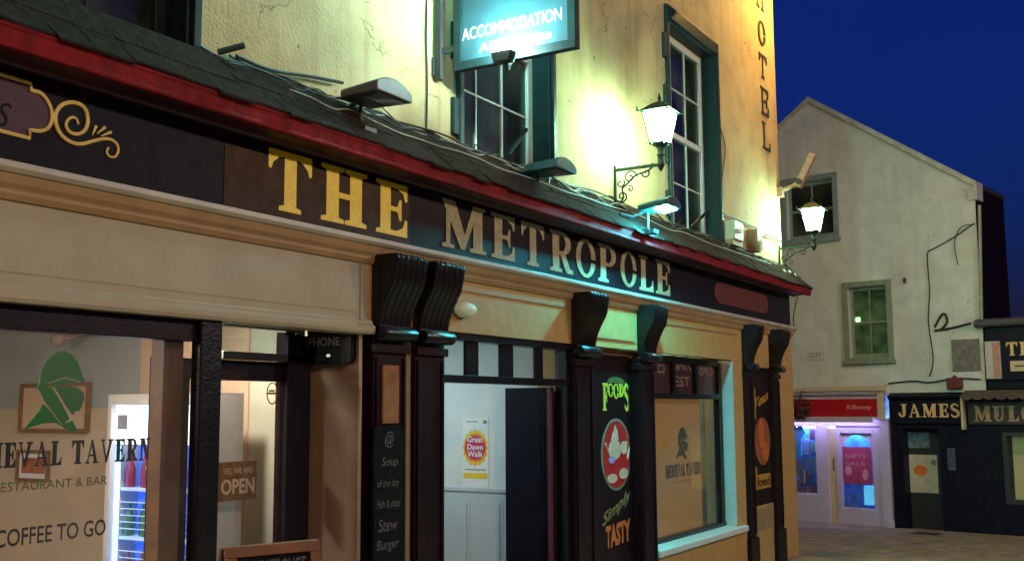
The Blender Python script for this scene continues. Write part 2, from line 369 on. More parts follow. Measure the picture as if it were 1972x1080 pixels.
def wall_open(mb,u0,u1,v0,v1,w0,w1,ops):
    us=sorted({u0,u1,*[o[0] for o in ops],*[o[1] for o in ops]}); vs=sorted({v0,v1,*[o[2] for o in ops],*[o[3] for o in ops]})
    us=[u for u in us if u0<=u<=u1]; vs=[v for v in vs if v0<=v<=v1]
    def solid(i,j):
        if i<0 or j<0 or i>=len(us)-1 or j>=len(vs)-1: return False
        a,b=(us[i]+us[i+1])/2,(vs[j]+vs[j+1])/2
        return not any(o[0]<a<o[1] and o[2]<b<o[3] for o in ops)
    for i in range(len(us)-1):
        for j in range(len(vs)-1):
            if not solid(i,j): continue
            a,b,c,d=us[i],us[i+1],vs[j],vs[j+1]
            mb.quad((a,c,w1),(b,c,w1),(b,d,w1),(a,d,w1)); mb.quad((a,c,w0),(a,d,w0),(b,d,w0),(b,c,w0))
            if not solid(i-1,j): mb.quad((a,c,w0),(a,c,w1),(a,d,w1),(a,d,w0))
            if not solid(i+1,j): mb.quad((b,c,w0),(b,d,w0),(b,d,w1),(b,c,w1))
            if not solid(i,j-1): mb.quad((a,c,w0),(b,c,w0),(b,c,w1),(a,c,w1))
            if not solid(i,j+1): mb.quad((a,d,w0),(a,d,w1),(b,d,w1),(b,d,w0))
    return mb

# ------------------------------------------------------------------ ground
def gz(x): return -.0205*x
def slab(name,m,x0,x1,y0,y1,top,thick=0,nx=30):
    mb=MB(); vs=[];fs=[]
    for i in range(nx+1):
        x=x0+(x1-x0)*i/nx
        for y in (y0,y1):
            vs+= [(x,y,gz(min(x,40))+top)]
    for i in range(nx): fs.append((2*i,2*i+2,2*i+3,2*i+1))
    mb.add(vs,fs,True)
    if thick:
        b=[(v[0],v[1],v[2]-thick) for v in vs]; n=len(vs); mb.add(vs+b,[(2*i,2*i+n,2*i+2+n,2*i+2) for i in range(nx)]+[(2*i+1,2*i+3,2*i+3+n,2*i+1+n) for i in range(nx)]+[(0,1,1+n,n),(n-2,2*n-2,2*n-1,n-1)],True)
    return struct(mb.build(name,m))
slab('road',TARMAC,-80,140,-120,120,0)
slab('pavement',PAVE,-20,16.2,-1.75,.0,.11,.12)
slab('kerb',KERB,-20,16.2,-1.9,-1.75,.115,.12)
dc=MB(FG); dc.box(1.6,2.1,-.5,-.428,.5,.9)
for k in range(6): dc.box(1.64+k*.075,1.67+k*.075,-.428,-.42,.54,.86)
tag(dc.build('drain_cover',DGREY),'dark iron drain cover in the pavement before the black shop','drain cover')
g=MB(FG); g.box(-6,12,-.6,-.435,.0,1.25); struct(g.build('pavement',PAVE))
g=MB(FG); g.box(-6,12,-.6,-.43,1.25,1.38); struct(g.build('kerb',KERB))

# ================================================================== PUB
Z0=-.4
pub=thing('pub_building',(8,0,0),'cream and black corner pub with red cornice and gold lettered fascia','building')
XE=15.53; WT=6.0
W1=(2.62,4.14,3.95,6.2); W2=(6.97,8.44,3.95,6.3); W3=(11.30,12.87,3.95,6.42)
m=MB(FA); wall_open(m,-3,XE,3.6,10.5,-.42,-.1,[W1,W2,W3]); m.build('wall',CREAMW,pub)
m=MB(FA); m.box(XE-.3,XE,Z0,10.5,-9,-.42); m.box(-3,-2.7,Z0,10.5,-9,-.42); m.box(-3,XE,Z0,10.5,-9.3,-9); m.build('side_wall',CREAMW,pub)
m=MB(FA); m.box(-3.2,XE+.2,10.5,10.7,-9.4,.25); m.prism([(-3.2,10.7),(XE+.2,10.7),(XE+.2,10.9),(-3.2,10.9)],-9.2,.1); m.build('roof',ROOFM,pub)
# upper windows
def up_window(b,label,blind):
    u0,u1,v0,v1=b
    fr=MB(FA); d=-.3
    fr.box(u0,u0+.09,v0,v1,d-.05,d+.03); fr.box(u1-.09,u1,v0,v1,d-.05,d+.03); fr.box(u0+.09,u1-.09,v1-.1,v1,d-.05,d+.03); fr.box(u0+.09,u1-.09,v0,v0+.1,d-.05,d+.03)
    mid=(v0+v1)/2-.05
    fr.box(u0+.09,u1-.09,mid,mid+.07,d-.04,d+.035)
    win=fr.build('window',label,pub,.006)
    mu=MB(FA); n=3
    for k in range(1,n):
        x=u0+.09+(u1-u0-.18)*k/n; mu.box(x-.008,x+.008,v0+.1,mid,d-.02,d+.012); mu.box(x-.008,x+.008,mid+.07,v1-.1,d-.02,d+.012)
    for z in ((v0+.1+mid)/2,(mid+.07+v1-.1)/2): mu.box(u0+.09,u1-.09,z-.008,z+.008,d-.022,d+.01)
    mu.build('glazing_bar',label,win)
    p=MB(FA); p.box(u0+.09,u1-.09,v0+.1,v1-.1,d-.008,d-.002); p.build('pane',GLD,win)
    p=MB(FA); p.box(u0+.02,u1-.02,v0,v0+(v1-v0)*blind,d-.18,d-.17); p.build('blind',BLIND,win)
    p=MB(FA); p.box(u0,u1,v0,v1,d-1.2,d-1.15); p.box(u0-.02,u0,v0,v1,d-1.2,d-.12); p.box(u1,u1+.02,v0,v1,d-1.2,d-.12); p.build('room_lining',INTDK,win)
    # painted reveal and raised surround
    s=MB(FA); s.box(u0-.01,u0+.02,v0,v1,d+.03,-.085); s.box(u1-.02,u1+.01,v0,v1,d+.03,-.085); s.box(u0+.02,u1-.02,v1-.02,v1+.01,d+.03,-.085)
    s.box(u1+.01,u1+.07,v0,v1+.16,-.1,-.055); s.box(u0-.07,u0-.01,v0,v1+.16,-.1,-.055); s.box(u0-.01,u1+.01,v1+.01,v1+.16,-.1,-.055)
    for k in range(4): # scalloped stones down the left side
        z=v0+.1+k*.62; s.box(u0-.15,u0-.07,z,z+.3,-.1,-.06)
    s.build('surround',GREENB,win,.008)
up_window(W1,GREENB,.0); up_window(W2,WHITE,.72); up_window(W3,WHITE,.0)
# ledge (felted slope over the shopfront)
m=MB(FA); m.side([(.27,3.62),(.25,3.58),(-.12,3.58),(-.12,3.97),(-.05,3.97)],-3,15.72); m.build('ledge_roof',SLATE,pub,.01)
rs=random.Random(11); m=MB(FA)
for cse,(wa,wb) in enumerate(((.292,.07),(.13,-.075))):
    u=-2.9+.12*cse
    while u<15.6:
        L_=rs.uniform(.2,.3); a_=rs.uniform(0,.014); b_=rs.uniform(0,.01); w0_=wa+rs.uniform(-.018,.014); z=lambda q: 3.62+(.27-q)*.897
        e=.004+.012*cse
        m.side([(w0_,z(w0_)+e+a_),(w0_,z(w0_)+e+a_+.014),(wb,z(wb)+e+b_+.012),(wb,z(wb)+e+b_)],u,u+L_-.006); u+=L_
m.build('slate_course',SLATE,pub)
# cornice
m=MB(FA); m.side([(.2,3.522),(.25,3.517),(.256,3.53),(.252,3.545),(.262,3.60),(.272,3.612),(.272,3.625),(.2,3.625)],-3,15.75)
cor=m.build('cornice',RED,pub,.004)
m=MB(FA); m.side([(0,3.515),(.03,3.515),(.04,3.53),(.199,3.535),(.199,3.6),(0,3.6)],-3,15.7); m.build('bed_mould',MAROON,cor)
# fascia
m=MB(FA); m.box(-3,15.5,3.05,3.60,-.1,0); fas=m.build('fascia',FASC,pub)
a=fa(432,300)[0]; b=fa(787,420)[0]
m=MB(FA); m.box(a,b,3.075,3.44,0,.004); m.build('fascia_light_patch',FASC_LIT,fas)  # brown patch paints a pool of warm light behind THE
# end board beyond last letters
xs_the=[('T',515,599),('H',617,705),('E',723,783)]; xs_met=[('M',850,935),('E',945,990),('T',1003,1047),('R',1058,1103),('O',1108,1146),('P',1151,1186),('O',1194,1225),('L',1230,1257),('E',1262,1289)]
for lst,mt in ((xs_the,GILT_LIT),(xs_met,GILT_UNLIT)):  # THE painted in a brighter lit tone, METROPOLE in the unlit one
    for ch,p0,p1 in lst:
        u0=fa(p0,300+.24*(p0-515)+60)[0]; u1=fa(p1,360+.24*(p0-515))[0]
        m=MB(FA); put_glyph(m,ch,u0,u1,3.115,3.49 if mt==GILT_LIT else 3.485,.0045,.0015)
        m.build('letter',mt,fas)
# cartouche and scroll
def pp(l,s=3.857,ox=0,oy=100): return [(*fa(ox+x/s,oy+y/s),.006) for x,y in l]
cart=[(-300,95),(0,170),(222,238),(226,290),(300,312),(358,390),(380,480),(355,560),(292,590),(212,580),(214,645),(0,590),(-300,520)]
q=pp(cart[:4])+catmull(pp(cart[3:10]),5)+pp(cart[10:])
m=MB(FA); m.tube(q,.010,6); m.build('cartouche_border',SCROLL,fas,smooth=True)
m=MB(FA); m.prism([(a,b) for a,b,c in q],0,.003); m.build('cartouche_field',MAROON,fas)
sp=[(575,540),(560,500),(530,488),(495,510),(485,555),(515,600),(570,612),(622,585),(645,520),(632,440),(585,392),(515,378),(445,402),(405,470),(415,560),(460,632),(530,677),(600,685),(680,665),(760,648),(820,655),(862,690),(872,735),(848,780),(805,778),(786,742),(800,712)]
m=MB(FA); P=catmull(pp(sp),5); n=len(P); m.tube(P,[.011*(.55+.45*math.sin(math.pi*min(1,k/n*1.1))) for k in range(n)],6)
for l in ([(680,620),(708,552)],[(715,610),(772,562)],[(742,628),(818,598)]): m.tube(pp(l),[.003,.009],6)
m.build('scroll_ornament',SCROLL,fas,smooth=True)
m=MB(FA); sans(m,'S',fa(-8,200)[0],fa(22,200)[0],3.22,3.34,.004,shear=.3); m.build('cartouche_letter',FASC,fas)
# maroon plaque at far end
a0,a1=fa(1374,560)[0],fa(1478,590)[0]
m=MB(FA); z0,z1=3.16,3.42; P=[(a0+.18,z0),(a1-.18,z0)]+ell(a1-.18,(z0+z1)/2,.18,.13,7,-70,70)+[(a1-.18,z1),(a0+.18,z1)]+ell(a0+.18,(z0+z1)/2,.18,.13,7,110,250)
m.prism(P,0,.012); m.build('plaque',mat('plaque_maroon',(.12,.025,.02),.6,.3,12,.2),fas)
# lip and frieze mouldings
m=MB(FA); m.side([(0,3.0),(.07,3.0),(.09,3.02),(.09,3.05),(.0,3.062)],-3,15.55); m.build('fascia_lip',LIP,pub,.004)
m=MB(FA); m.side([(-.1,2.88),(.015,2.88),(.03,2.91),(.03,2.93),(.05,2.955),(.06,3.0),(-.1,3.0)],-3,15.5); m.build('frieze_moulding',MOULD,pub,.004)
# frieze: left part lower
XL=5.7
m=MB(FA); m.box(-3,XL,2.5,2.88,-.1,0); m.box(-2.9,XL-.12,2.545,2.83,0,.004); m.build('frieze_panel',FRIEZE,pub)
m=MB(FA); m.side([(0,2.4),(.05,2.4),(.06,2.42),(.06,2.45),(.035,2.47),(.035,2.485),(.02,2.5),(-.1,2.5),(-.1,2.4)],-3,XL); m.box(XL-.1,XL-.07,2.5,2.88,0,.01); m.build('frieze_base',FRIEZE,pub,.003)
m=MB(FA); m.box(XL,15.5,2.48,2.88,-.1,0); m.build('frieze_panel',mat('frieze_ochre',(.48,.3,.1),.55,.08,4,.12,dirt=.22,dcol=(.3,.2,.1)),pub)
m=MB(FA)
m.box(XL+.3,8.6,2.80,2.82,0,.012); m.box(9.05,10.0,2.56,2.575,0,.012); m.box(10.5,13.1,2.80,2.82,0,.012); m.build('panel_bead',MOULD,pub)

# ---- ground floor structure: piers between openings
for q in ((-3,-.68,2.48,-.4,-.05),(5.66,6.58,2.48,-.55,-.12),(8.62,10.42,2.48,-.35,-.12),(12.962,XE,2.48,-.4,-.004),(10.42,12.96,.355,-.4,-.01)):
    m=MB(FA); m.box(q[0],q[1],Z0,q[2],q[3],q[4]); m.build('shopfront_pier',FRIEZE if q[0]<6 else OCHREP,pub)
# tavern window (left)
tw=MB(FA); pR=4.2
tw.box(-.6,pR,2.28,2.4,-.1,-.02); tw.box(-.6,pR,.2,.42,-.14,0); tw.box(-.68,-.6,Z0,2.4,-.16,0)
tw=tw.build('shop_window',WINE,pub,.004)
m=MB(FA); m.box(pR,4.36,Z0,2.4,-.06,.02); m.build('corner_post',BLACK,pub,.01)
m=MB(FA); m.box(-.6,pR,.42,2.28,-.058,-.052); m.build('pane',GL,tw)
m=MB(FA); m.box(-.6,pR,Z0,.2,-.14,-.02); m.build('stall_riser',WINE,tw)
m=MB(FA); wA=fa(302,800,-.16)[0]; wB=fa(340,800,-.16)[0]; m.box(wA,wB,.42,2.30,-.22,-.12); m.box(wB,pR,2.16,2.3,-.2,-.12); m.build('mullion',WOOD,tw,.006)
# logos on the glass
def helmet(mb,u0,u1,v0,v1,w,d=.002):
    # knight's helmet in profile from filled shapes; unit box, facing right
    def T(l): return [(u0+x*(u1-u0),v0+y*(v1-v0)) for x,y in l]
    mb.prism(T([(.22,.62),(.24,.76),(.32,.88),(.46,.98),(.58,1.0),(.70,.96),(.80,.86),(.87,.72),(.93,.62),(.62,.69),(.36,.62)]),w,w+d)       # skull
    mb.prism(T([(.36,.60),(.60,.665),(.86,.62),(.60,.60),(.42,.56)]),w,w+d+.0002)
    mb.prism(T([(.30,.57),(.42,.55),(.62,.30),(.70,.18),(.60,.10),(.30,.40),(.24,.50)]),w,w+d+.0004)
    mb.prism(T([(.45,.56),(.62,.58),(.82,.56),(.88,.47),(.90,.40),(.82,.30),(.74,.22),(.66,.31)]),w,w+d+.0006)
    for k in range(3):
        x=.90+.035*k; mb.prism(T([(x-.10,.55-.02*k),(x-.07,.55-.02*k),(x-.05,.42),(x-.12,.27),(x-.15,.28),(x-.08,.42)]),w,w+d+.0008+.0002*k)
    mb.prism(T([(.28,.36),(.22,.26),(.02,.06),(.30,.13),(.50,.13),(.66,.05),(.78,0),(.82,.05),(.74,.16),(.58,.10),(.40,.28),(.32,.34)]),w,w+d+.0014)
    mb.prism(T(ell(.27,.56,.075,.06,12)),w,w+d+.002)
sg=MB(FA); gw=-.078
u0,_=fa(45,760,gw); u1,_=fa(172,760,gw); _,va=fa(110,835,gw); _,vb=fa(110,675,gw)
helmet(sg,u0,u1,va,vb,gw); wl=sg.build('window_logo',GREEN,tw)
sg=MB(FA)
u0,_=fa(-112,870,gw); u1,_=fa(288,870,gw); _,z0=fa(150,893,gw); _,z1=fa(150,847,gw); slab_text(sg,'MEDIEVAL TAVERN',u0,u1,z0,z1,gw,.002,t=.3)
sg.build('window_lettering',TXT,tw)
sg=MB(FA); u0,_=fa(-14,935,gw); u1,_=fa(206,930,gw); _,z0=fa(110,939,gw); _,z1=fa(110,922,gw); sans(sg,'RESTAURANT & BAR',u0,u1,z0,z1,gw+.001); sg.build('window_lettering',TXTG,tw)
sg=MB(FA); u0,_=fa(-10,1030,gw); u1,_=fa(203,1020,gw); _,z0=fa(100,1042,gw); _,z1=fa(100,1009,gw); sans(sg,'COFFEE TO GO',u0,u1,z0,z1,gw+.001,bold=.012); sg.build('window_lettering',TXT,tw)
# tavern room
m=MB(FA); 
bk=-4.0
m.box(-1.4,5.62,1.92,2.7,bk-.1,bk); m.box(-1.5,-1.4,1.92,2.7,bk,-.4); m.build('room_wall',INT_HI,pub)
m=MB(FA); m.box(-1.4,5.62,Z0,1.92,bk-.1,bk+.012); m.box(-1.5,-1.388,Z0,1.92,bk,-.4); m.build('room_wall',INT_LO,pub)
m=MB(FA); m.box(5.5,5.64,Z0,2.7,-1.2,-.56); m.build('room_wall',INT_OL,pub)
m=MB(FA); m.box(5.5,5.64,1.92,2.7,bk,-1.2); m.build('room_wall',INT_HI,pub)
m=MB(FA); m.box(5.49,5.64,Z0,1.92,bk,-1.2); m.build('room_wall',INT_LO,pub)
m=MB(FA); m.box(-1.5,5.6,-.45,-.3,bk,-.2); m.build('room_floor',BROWNP,pub)
m=MB(FA); m.box(-3,15.5,2.7,2.8,-9,-.1); m.build('ceiling',WHITE,pub)
# tavern door, recessed
dl,dr,dw=4.86,5.64,-.5
d=MB(FA)
dz=2.02
z_l=fa(480,733,dw)[1]
gl0=fa(415,850,dw)[0]; gl1=fa(541,850,dw)[0]
d.box(gl1,5.5,Z0,2.42,dw-.06,dw+.02); d.box(4.34,gl1,z_l,z_l+.13,dw-.06,dw+.02); d.box(4.34,4.60,Z0,z_l,dw-.06,dw+.0); d.box(4.6,gl1,Z0,.3,dw-.06,dw+.02)
door=d.build('door',WINE,pub,.004)
d=MB(FA); d.box(4.6,gl1,.3,z_l,dw-.02,dw-.014); d.build('pane',GL,door)
d=MB(FA); b0=fa(545,850,dw+.03)[0]; d.box(b0,5.62,Z0,2.4,dw+.03,dw+.06); d.build('door_jamb',mat('night_blue',(.008,.008,.02),.5,.3,8,.05),pub)
_,ta=fa(480,688,dw); _,tb=fa(480,632,dw); tL,_=fa(418,650,dw); tR,_=fa(575,650,dw)
d=MB(FA); d.box(tL,tR,ta-.02,ta+.03,dw,dw+.06); d.box(tL,tR,tb,tb+.03,dw,dw+.06); d.box(tR-.03,tR,ta+.03,tb,dw,dw+.06); tr=d.build('transom_frame',GREY,door,.003)
d=MB(FA); d.box(tL,tR-.03,ta+.03,tb,dw+.01,dw+.02); d.build('transom_pane',GLD,tr)
d=MB(FA); d.box(4.34,5.64,2.455,2.5,dw,-.02); d.build('recess_soffit',WINE,pub)
# recess wall facing up the street
f=FX(5.66); m=MB(f); m.box(-.5,-.02,Z0,2.46,0,.012); m.build('recess_wall',WALLPK,pub)
m=MB(f); m.box(-.035,-.015,Z0,2.46,.012,.02); m.build('recess_bead',CREAMP,pub)
# door notices
def notice(name,fr,px0,py0,px1,py1,w,m_,label,cat,group=None,slope=0):
    a,_=hit(fr,px0,(py0+py1)/2,w); b,_=hit(fr,px1,(py0+py1)/2,w); _,z0=hit(fr,(px0+px1)/2,py1,w); _,z1=hit(fr,(px0+px1)/2,py0,w)
    mb=MB(fr); mb.box(a,b,z0,z1,w,w+.004); o=mb.build(name,m_); tag(o,label,cat,group); return o,a,b,z0,z1
o,a,b,z0,z1=notice('open_sign',FA,420,888,493,962,dw-.012,mat('open_sign_brown',(.17,.09,.03),.6,.3,18,0),'brown sign reading YES WE ARE OPEN on the tavern door glass','sign')
h=z1-z0
t_=MB(FA); sans(t_,'OPEN',a+.02,b-.02,z0+h*.16,z0+h*.56,dw-.006,bold=.03); sans(t_,'YES, WE ARE',a+.03,b-.04,z0+h*.66,z0+h*.84,dw-.006,bold=.01); t_.build('lettering',CREAMP,o)
r0=hit(FA,524,757,dw-.01)
m=MB(FA); c=r0; P=[(c[0]+math.cos(R(k*15))*.05,c[1]+math.sin(R(k*15))*.07,dw-.008) for k in range(24)]; m.tube(P,.004,6,closed=True); m.box(c[0]-.045,c[0]+.045,c[1]-.006,c[1]+.006,dw-.01,dw-.006); m.box(c[0]-.03,c[0]+.02,c[1]+.01,c[1]+.022,dw-.01,dw-.006)
tag(m.build('no_smoking_sticker',BROWNP),'round dark sticker at the top corner of the tavern door glass','sticker')
# surfaces behind the door: lit pink panel leaf
f=FX(5.5); p0=hit(f,412,900,.006)[0]; p1=hit(f,476,900,.006)[0]; zb=hit(f,450,1020,.006)[1]; m=MB(f); m.box(p0-.8,p1,zb,2.5,0,.012); m.build('room_wall',INT_PK,pub)
# menus and pictures on back wall
def picture(px0,py0,px1,py1,label):
    w_=.002; FP=FX(5.49)
    a,_=hit(FP,px0,(py0+py1)/2,w_); b,_=hit(FP,px1,(py0+py1)/2,w_); _,z0=hit(FP,(px0+px1)/2,py1,w_); _,z1=hit(FP,(px0+px1)/2,py0,w_)
    fr=MB(FP); t=.03*(1 if px1-px0>80 else .8)
    fr.box(a,b,z0,z0+t,w_,w_+.03); fr.box(a,b,z1-t,z1,w_,w_+.03); fr.box(a,a+t,z0+t,z1-t,w_,w_+.03); fr.box(b-t,b,z0+t,z1-t,w_,w_+.03)
    o=fr.build('picture_frame',WOOD); tag(o,label,'picture')
    p=MB(FP); p.box(a+t,b-t,z0+t,z1-t,w_,w_+.01); p.build('picture',PAPER if px1-px0<80 else INT_PK,o)
    if px1-px0<80:
        p=MB(FP); p.box(a+t*2.4,b-t*2.4,z0+t*2.6,z1-t*2.6,w_+.01,w_+.014); p.build('print',BROWNP,o)
picture(42,737,175,832,'wide brown picture frame on the tavern wall behind the green helmet logo')
picture(36,866,97,926,'small square brown picture frame on the tavern wall behind the window lettering')
# pale chair rail / wall lamp
wlx=hit(FX(5.49),112,655,.2); m=MB(FX(5.49)); m.lathe([(.0,-.05),(.05,-.04),(.062,0),(.05,.04),(0,.05)],(wlx[0],wlx[1],.2),14); m.tube([(wlx[0],wlx[1],.2),(wlx[0]+.14,wlx[1]+.06,.1),(wlx[0]+.24,wlx[1]+.1,0)],.028,8)
tag(m.build('wall_spotlight',mat('pinkish_plastic',(.28,.18,.13),.5,.1,9,0),smooth=True),'small brownish unlit spotlight high on the tavern back wall above the helmet logo','lamp')
# drinks cooler
yA,zt=hit(FX(5.0),216,765); yB,_=hit(FX(5.0),418,765)
f=FX(5.0); cl=thing('drinks_cooler',(5.2,-yA-.5*(yB-yA),-.3),'tall glass fronted drinks cooler glowing blue white inside the tavern','fridge')
m=MB(f); a,b=yA,yB
m.box(a,b,zt-.045,zt+.02,-.24,.03); m.box(a,a+.035,-.3,zt-.045,-.24,.03); m.box(b-.035,b,-.3,zt-.045,-.24,.03); m.box(a+.035,b-.035,-.3,-.1,-.24,.03); m.box(a+.035,b-.035,-.1,zt-.045,-.24,-.22); m.build('cabinet',mat('cooler_white',(.62,.56,.52),.4,.05,8,0),cl)
m=MB(f); m.box(a+.05,b-.05,zt-.32,zt-.055,-.05,0); m.build('light_header',emi('cooler_header',(.75,.88,1),3.0),cl)
m=MB(f); m.box(a+.036,a+.05,-.1,zt-.33,-.05,-.02); m.build('light_tube',emi('cooler_tube',(.1,.4,1),6),cl)
m=MB(f); m.box(a+.04,b-.04,-.1,zt-.33,-.215,-.21); m.build('back_panel',emi('cooler_back',(.015,.1,.8),1.0,(.1,.2,.6)),cl)
shelf_z=[zt-.62,zt-.95,zt-1.28,zt-1.61]
sh=MB(f)
for z in shelf_z: sh.box(a+.05,b-.05,z-.02,z,-.205,-.06)
for z in shelf_z[1:]:
    for k in range(5): sh.box(a+.05,b-.05,z+.05+k*.045,z+.056+k*.045,-.07,-.064)
sh.build('shelf',emi('shelf_edge',(.3,.6,1),.5,(.5,.6,.8)),cl)
lab=MB(f); lab.box(a+.07,a+.17,zt-.22,zt-.12,0.0,.004); lab.build('notice',mat('grey_label',(.3,.3,.36),.6,.1,9,0),cl)
bm=[mat('bottle_%d'%k,c,.3,.1,9,0) for k,c in enumerate([(.35,.03,.12),(.3,.05,.3),(.05,.2,.12),(.4,.4,.5),(.35,.12,.03),(.03,.08,.35)])]
proto=[]
for k,mm in enumerate(bm):
    q=MB(); q.lathe([(.03,0),(.032,.02),(.032,.13),(.012,.18),(.012,.22)],(0,0,0),10); o=q.build('bottle',mm,smooth=True,base=(0,0,0))
    tag(o,['red','purple','green','clear','amber','blue'][k]+' drink bottle standing on a shelf of the glowing cooler','bottle','bottles in the drinks cooler'); proto.append(o)
first=[True]*6
for r_,z in enumerate(shelf_z[:3]):
    n=11
    for k in range(n):
        c_=(k//3+r_*2)%6 if r_ else (k//5)%2
        p=f(a+.09+k*(b-a-.18)/(n-1),z+.001,-.11-.05*(k%2))
        if first[c_]: o=proto[c_]; first[c_]=False
        else: o=proto[c_].copy(); C.objects.link(o)
        o.location=p
for k in range(6):
    if first[k]: bpy.data.objects.remove(proto[k])
# tavern ceiling lamp (out of view, lights the room)
def room_lamp(x,y,z,col,P,label,r=.16):
    o=thing('ceiling_lamp',(x,y,z),label,'lamp')
    m=MB(); m.lathe([(r,0),(r,-.0),(r*1.05,.03),(r*.6,.06)],(x,z-.06,-y),16); m.build('housing',WHITE,o)
    m=MB(); m.lathe([(.02,-.03),(r*.8,-.02),(r*.9,0)],(x,z-.07,-y),16); m.build('diffuser',emi('lamp_'+label[:24],col,P/(math.pi*math.pi*(r*.85)**2)),o)
room_lamp(2.2,1.7,2.7,(1,.88,.78),120,'round warm ceiling lamp inside the tavern room')
room_lamp(4.72,.62,2.7,(1,.74,.5),40,'round warm ceiling lamp just inside the tavern door',.1)

# ---- pilasters and consoles
def console(par,u0,u1,zt=2.95,zb=2.42,proj=.21):
    h=zt-zb
    P=[(.0,zt),(proj,zt),(proj+.012,zt-.03),(proj,zt-.10),(proj*.92,zt-.17*h/.5)]
    for k in range(9):
        t=k/8; P.append((.07+(proj*.86-.07)*(1-t)**1.6, zt-.2*h/.5-(h-.26)*t))
    P+=[(.075,zb+.03),(.085,zb),(.0,zb)]
    m=MB(FA); m.side(P,u0,u1); c=m.build('console',BLACK,par,.012)
    m=MB(FA)
    for k in range(5):
        x=u0+(u1-u0)*(.14+.18*k); Q=[(x,z,w_+.001) for w_,z in P[1:14]]; m.tube(Q,.0045,6)
    m.build('console_flute',BLACK,c,smooth=True)
    m=MB(FA); m.lathe([(.0,-.01),(.045,-.01),(.05,0),(.05,u1-u0-.02),(.045,u1-u0-.01),(0,u1-u0-.01)],(u0+.01,zb-.01,.09),16,'u'); m.build('console_roll',BLACK,c,smooth=True)
def pilaster(u0,u1,zb=Z0,ww=.03,panel=WINE):
    m=MB(FA); m.box(u0,u1,zb,2.40,-.12,ww); m.box(u0+.02,u0+.05,.3,2.25,ww,ww+.015); m.box(u1-.05,u1-.02,.3,2.25,ww,ww+.015); m.box(u0-.01,u1+.01,2.28,2.34,-.1,ww+.03); m.box(u0-.015,u1+.015,zb,.25,-.1,ww+.03)
    p=m.build('pilaster',panel,pub,.006); console(p,u0,u1); return p
pA=pilaster(5.72,6.09); pB=pilaster(6.19,6.56)
m=MB(FA); m.box(6.10,6.18,Z0,2.42,-.12,-.0); m.build('pilaster_strip',mat('strip_ochre',(.3,.22,.1),.6,.15,8,.1),pub)
pC=pilaster(8.63,9.0); pD=pilaster(10.07,10.42); pE=pilaster(13.32,13.60); pF=pilaster(14.42,14.76)
m=MB(FA); a,_=fa(737,750,.045); b,_=fa(768,750,.045); _,z0=fa(752,815,.045); _,z1=fa(752,703,.045); m.box(a,b,z0,z1,.03,.05); m.build('panel',ORWOOD,pA,.004)
# chalk menu on first pilaster
def scribble_board(name,fr,px0,py0,px1,py1,w,label,rows,cat='menu board'):
    a,_=hit(fr,px0,950,w); b,_=hit(fr,px1,950,w); _,z1=hit(fr,(px0+px1)/2,py0,w); _,z0=hit(fr,(px0+px1)/2,py1,w)
    m=MB(fr); m.box(a,b,z0,z1,w,w+.02); o=m.build(name,BOARD,None,.003); tag(o,label,cat)
    t=MB(fr); dz=(z1-z0)/(len(rows)+.6)
    for k,(s_,x0,x1,hh) in enumerate(rows):
        z=z1-dz*(k+1); sans(t,s_,a+(b-a)*x0,a+(b-a)*x1,z,z+dz*hh,w+.021,shear=.15,bold=.005)
    t.build('chalk_writing',CHALK,o)
scribble_board('menu_board',FA,716,822,772,1290,.046,'narrow black chalk menu on the pilaster left of the pub doorway',
  [('@',.35,.65,.8),('Soup',.25,.8,.55),('of the day',.1,.85,.5),('Fish & chips',.1,.9,.5),('Stew',.15,.8,.6),('Burger',.1,.85,.6),('Lasagne',.1,.9,.5),('Steak',.2,.9,.6),('Curry',.15,.8,.6),('Tea / Coffee',.1,.9,.5),('Scones',.15,.8,.6)])
# ---- phone sign on recess wall
f=FX(5.66); a,_=hit(f,600,660,.02); b,_=hit(f,686,660,.02); _,z0=hit(f,640,702,.02); _,z1=hit(f,640,634,.02)
m=MB(f); P=[(a,z1),(b,z1),(b,z0+.06)]+ell(b-.05,z0+.05,.05,.05,6,0,-90)+ell(a+.05,z0+.05,.05,.05,6,270,180)+[(a,z0+.06)]
m.prism(P,.013,.07); ph=m.build('phone_sign',BLACK,None,.008); tag(ph,'black rounded sign reading PHONE in the recess beside the tavern door','sign')
m=MB(f); sans(m,'PHONE',a+.02,b-.1,z0+.125,z0+.185,.071,bold=.01); m.build('lettering',PHONEW,ph)
m=MB(f); m.prism(ell((a+b)/2,z0+.06,.016,.011,12),.07,.076); m.build('lens',emi('small_lens',(1,.9,.9),.5),ph)

# ---- lobby doorway
LX=8.62
_,zb=fa(960,737,-.04); _,zt2=fa(960,650,-.04)
d=MB(FA); d.box(6.58,LX,2.42,2.48,-.14,-.01); d.box(6.58,LX,zb-.01,zb+.05,-.14,-.01); d.box(6.56,6.62,Z0,2.42,-.14,-.02); d.box(LX-.05,LX+.02,Z0,2.42,-.14,-.02)
edges=[(852,897),(921,964),(988,1031),(1045,1078)]
us=[(fa(p0,690,-.04)[0],fa(p1,690,-.04)[0]) for p0,p1 in edges]
for (a0,a1),(b0,b1) in zip(us,us[1:]): d.box(a1,b0,zb+.05,2.42,-.065,-.035)
dfm=d.build('door_frame',BLACK,pub,.004)
for a0,a1 in us:
    p=MB(FA); p.box(a0,a1,zb+.05,2.42,-.06,-.055); p.build('transom_pane',GL,dfm)
lob=LX
f=FX(8.72)
m=MB(f)
yl=hit(f,975,850)[0]; yq=hit(f,845,850)[0]; zr=hit(f,915,941)[1]
m.box(-2.6,-.35,zr,2.7,0,.02); m.build('lobby_wall',LOBBY,pub)
m=MB(f); m.box(-2.6,-.35,Z0,zr-.02,0,.03); m.box(-2.6,-.35,zr-.02,zr+.012,0,.045)
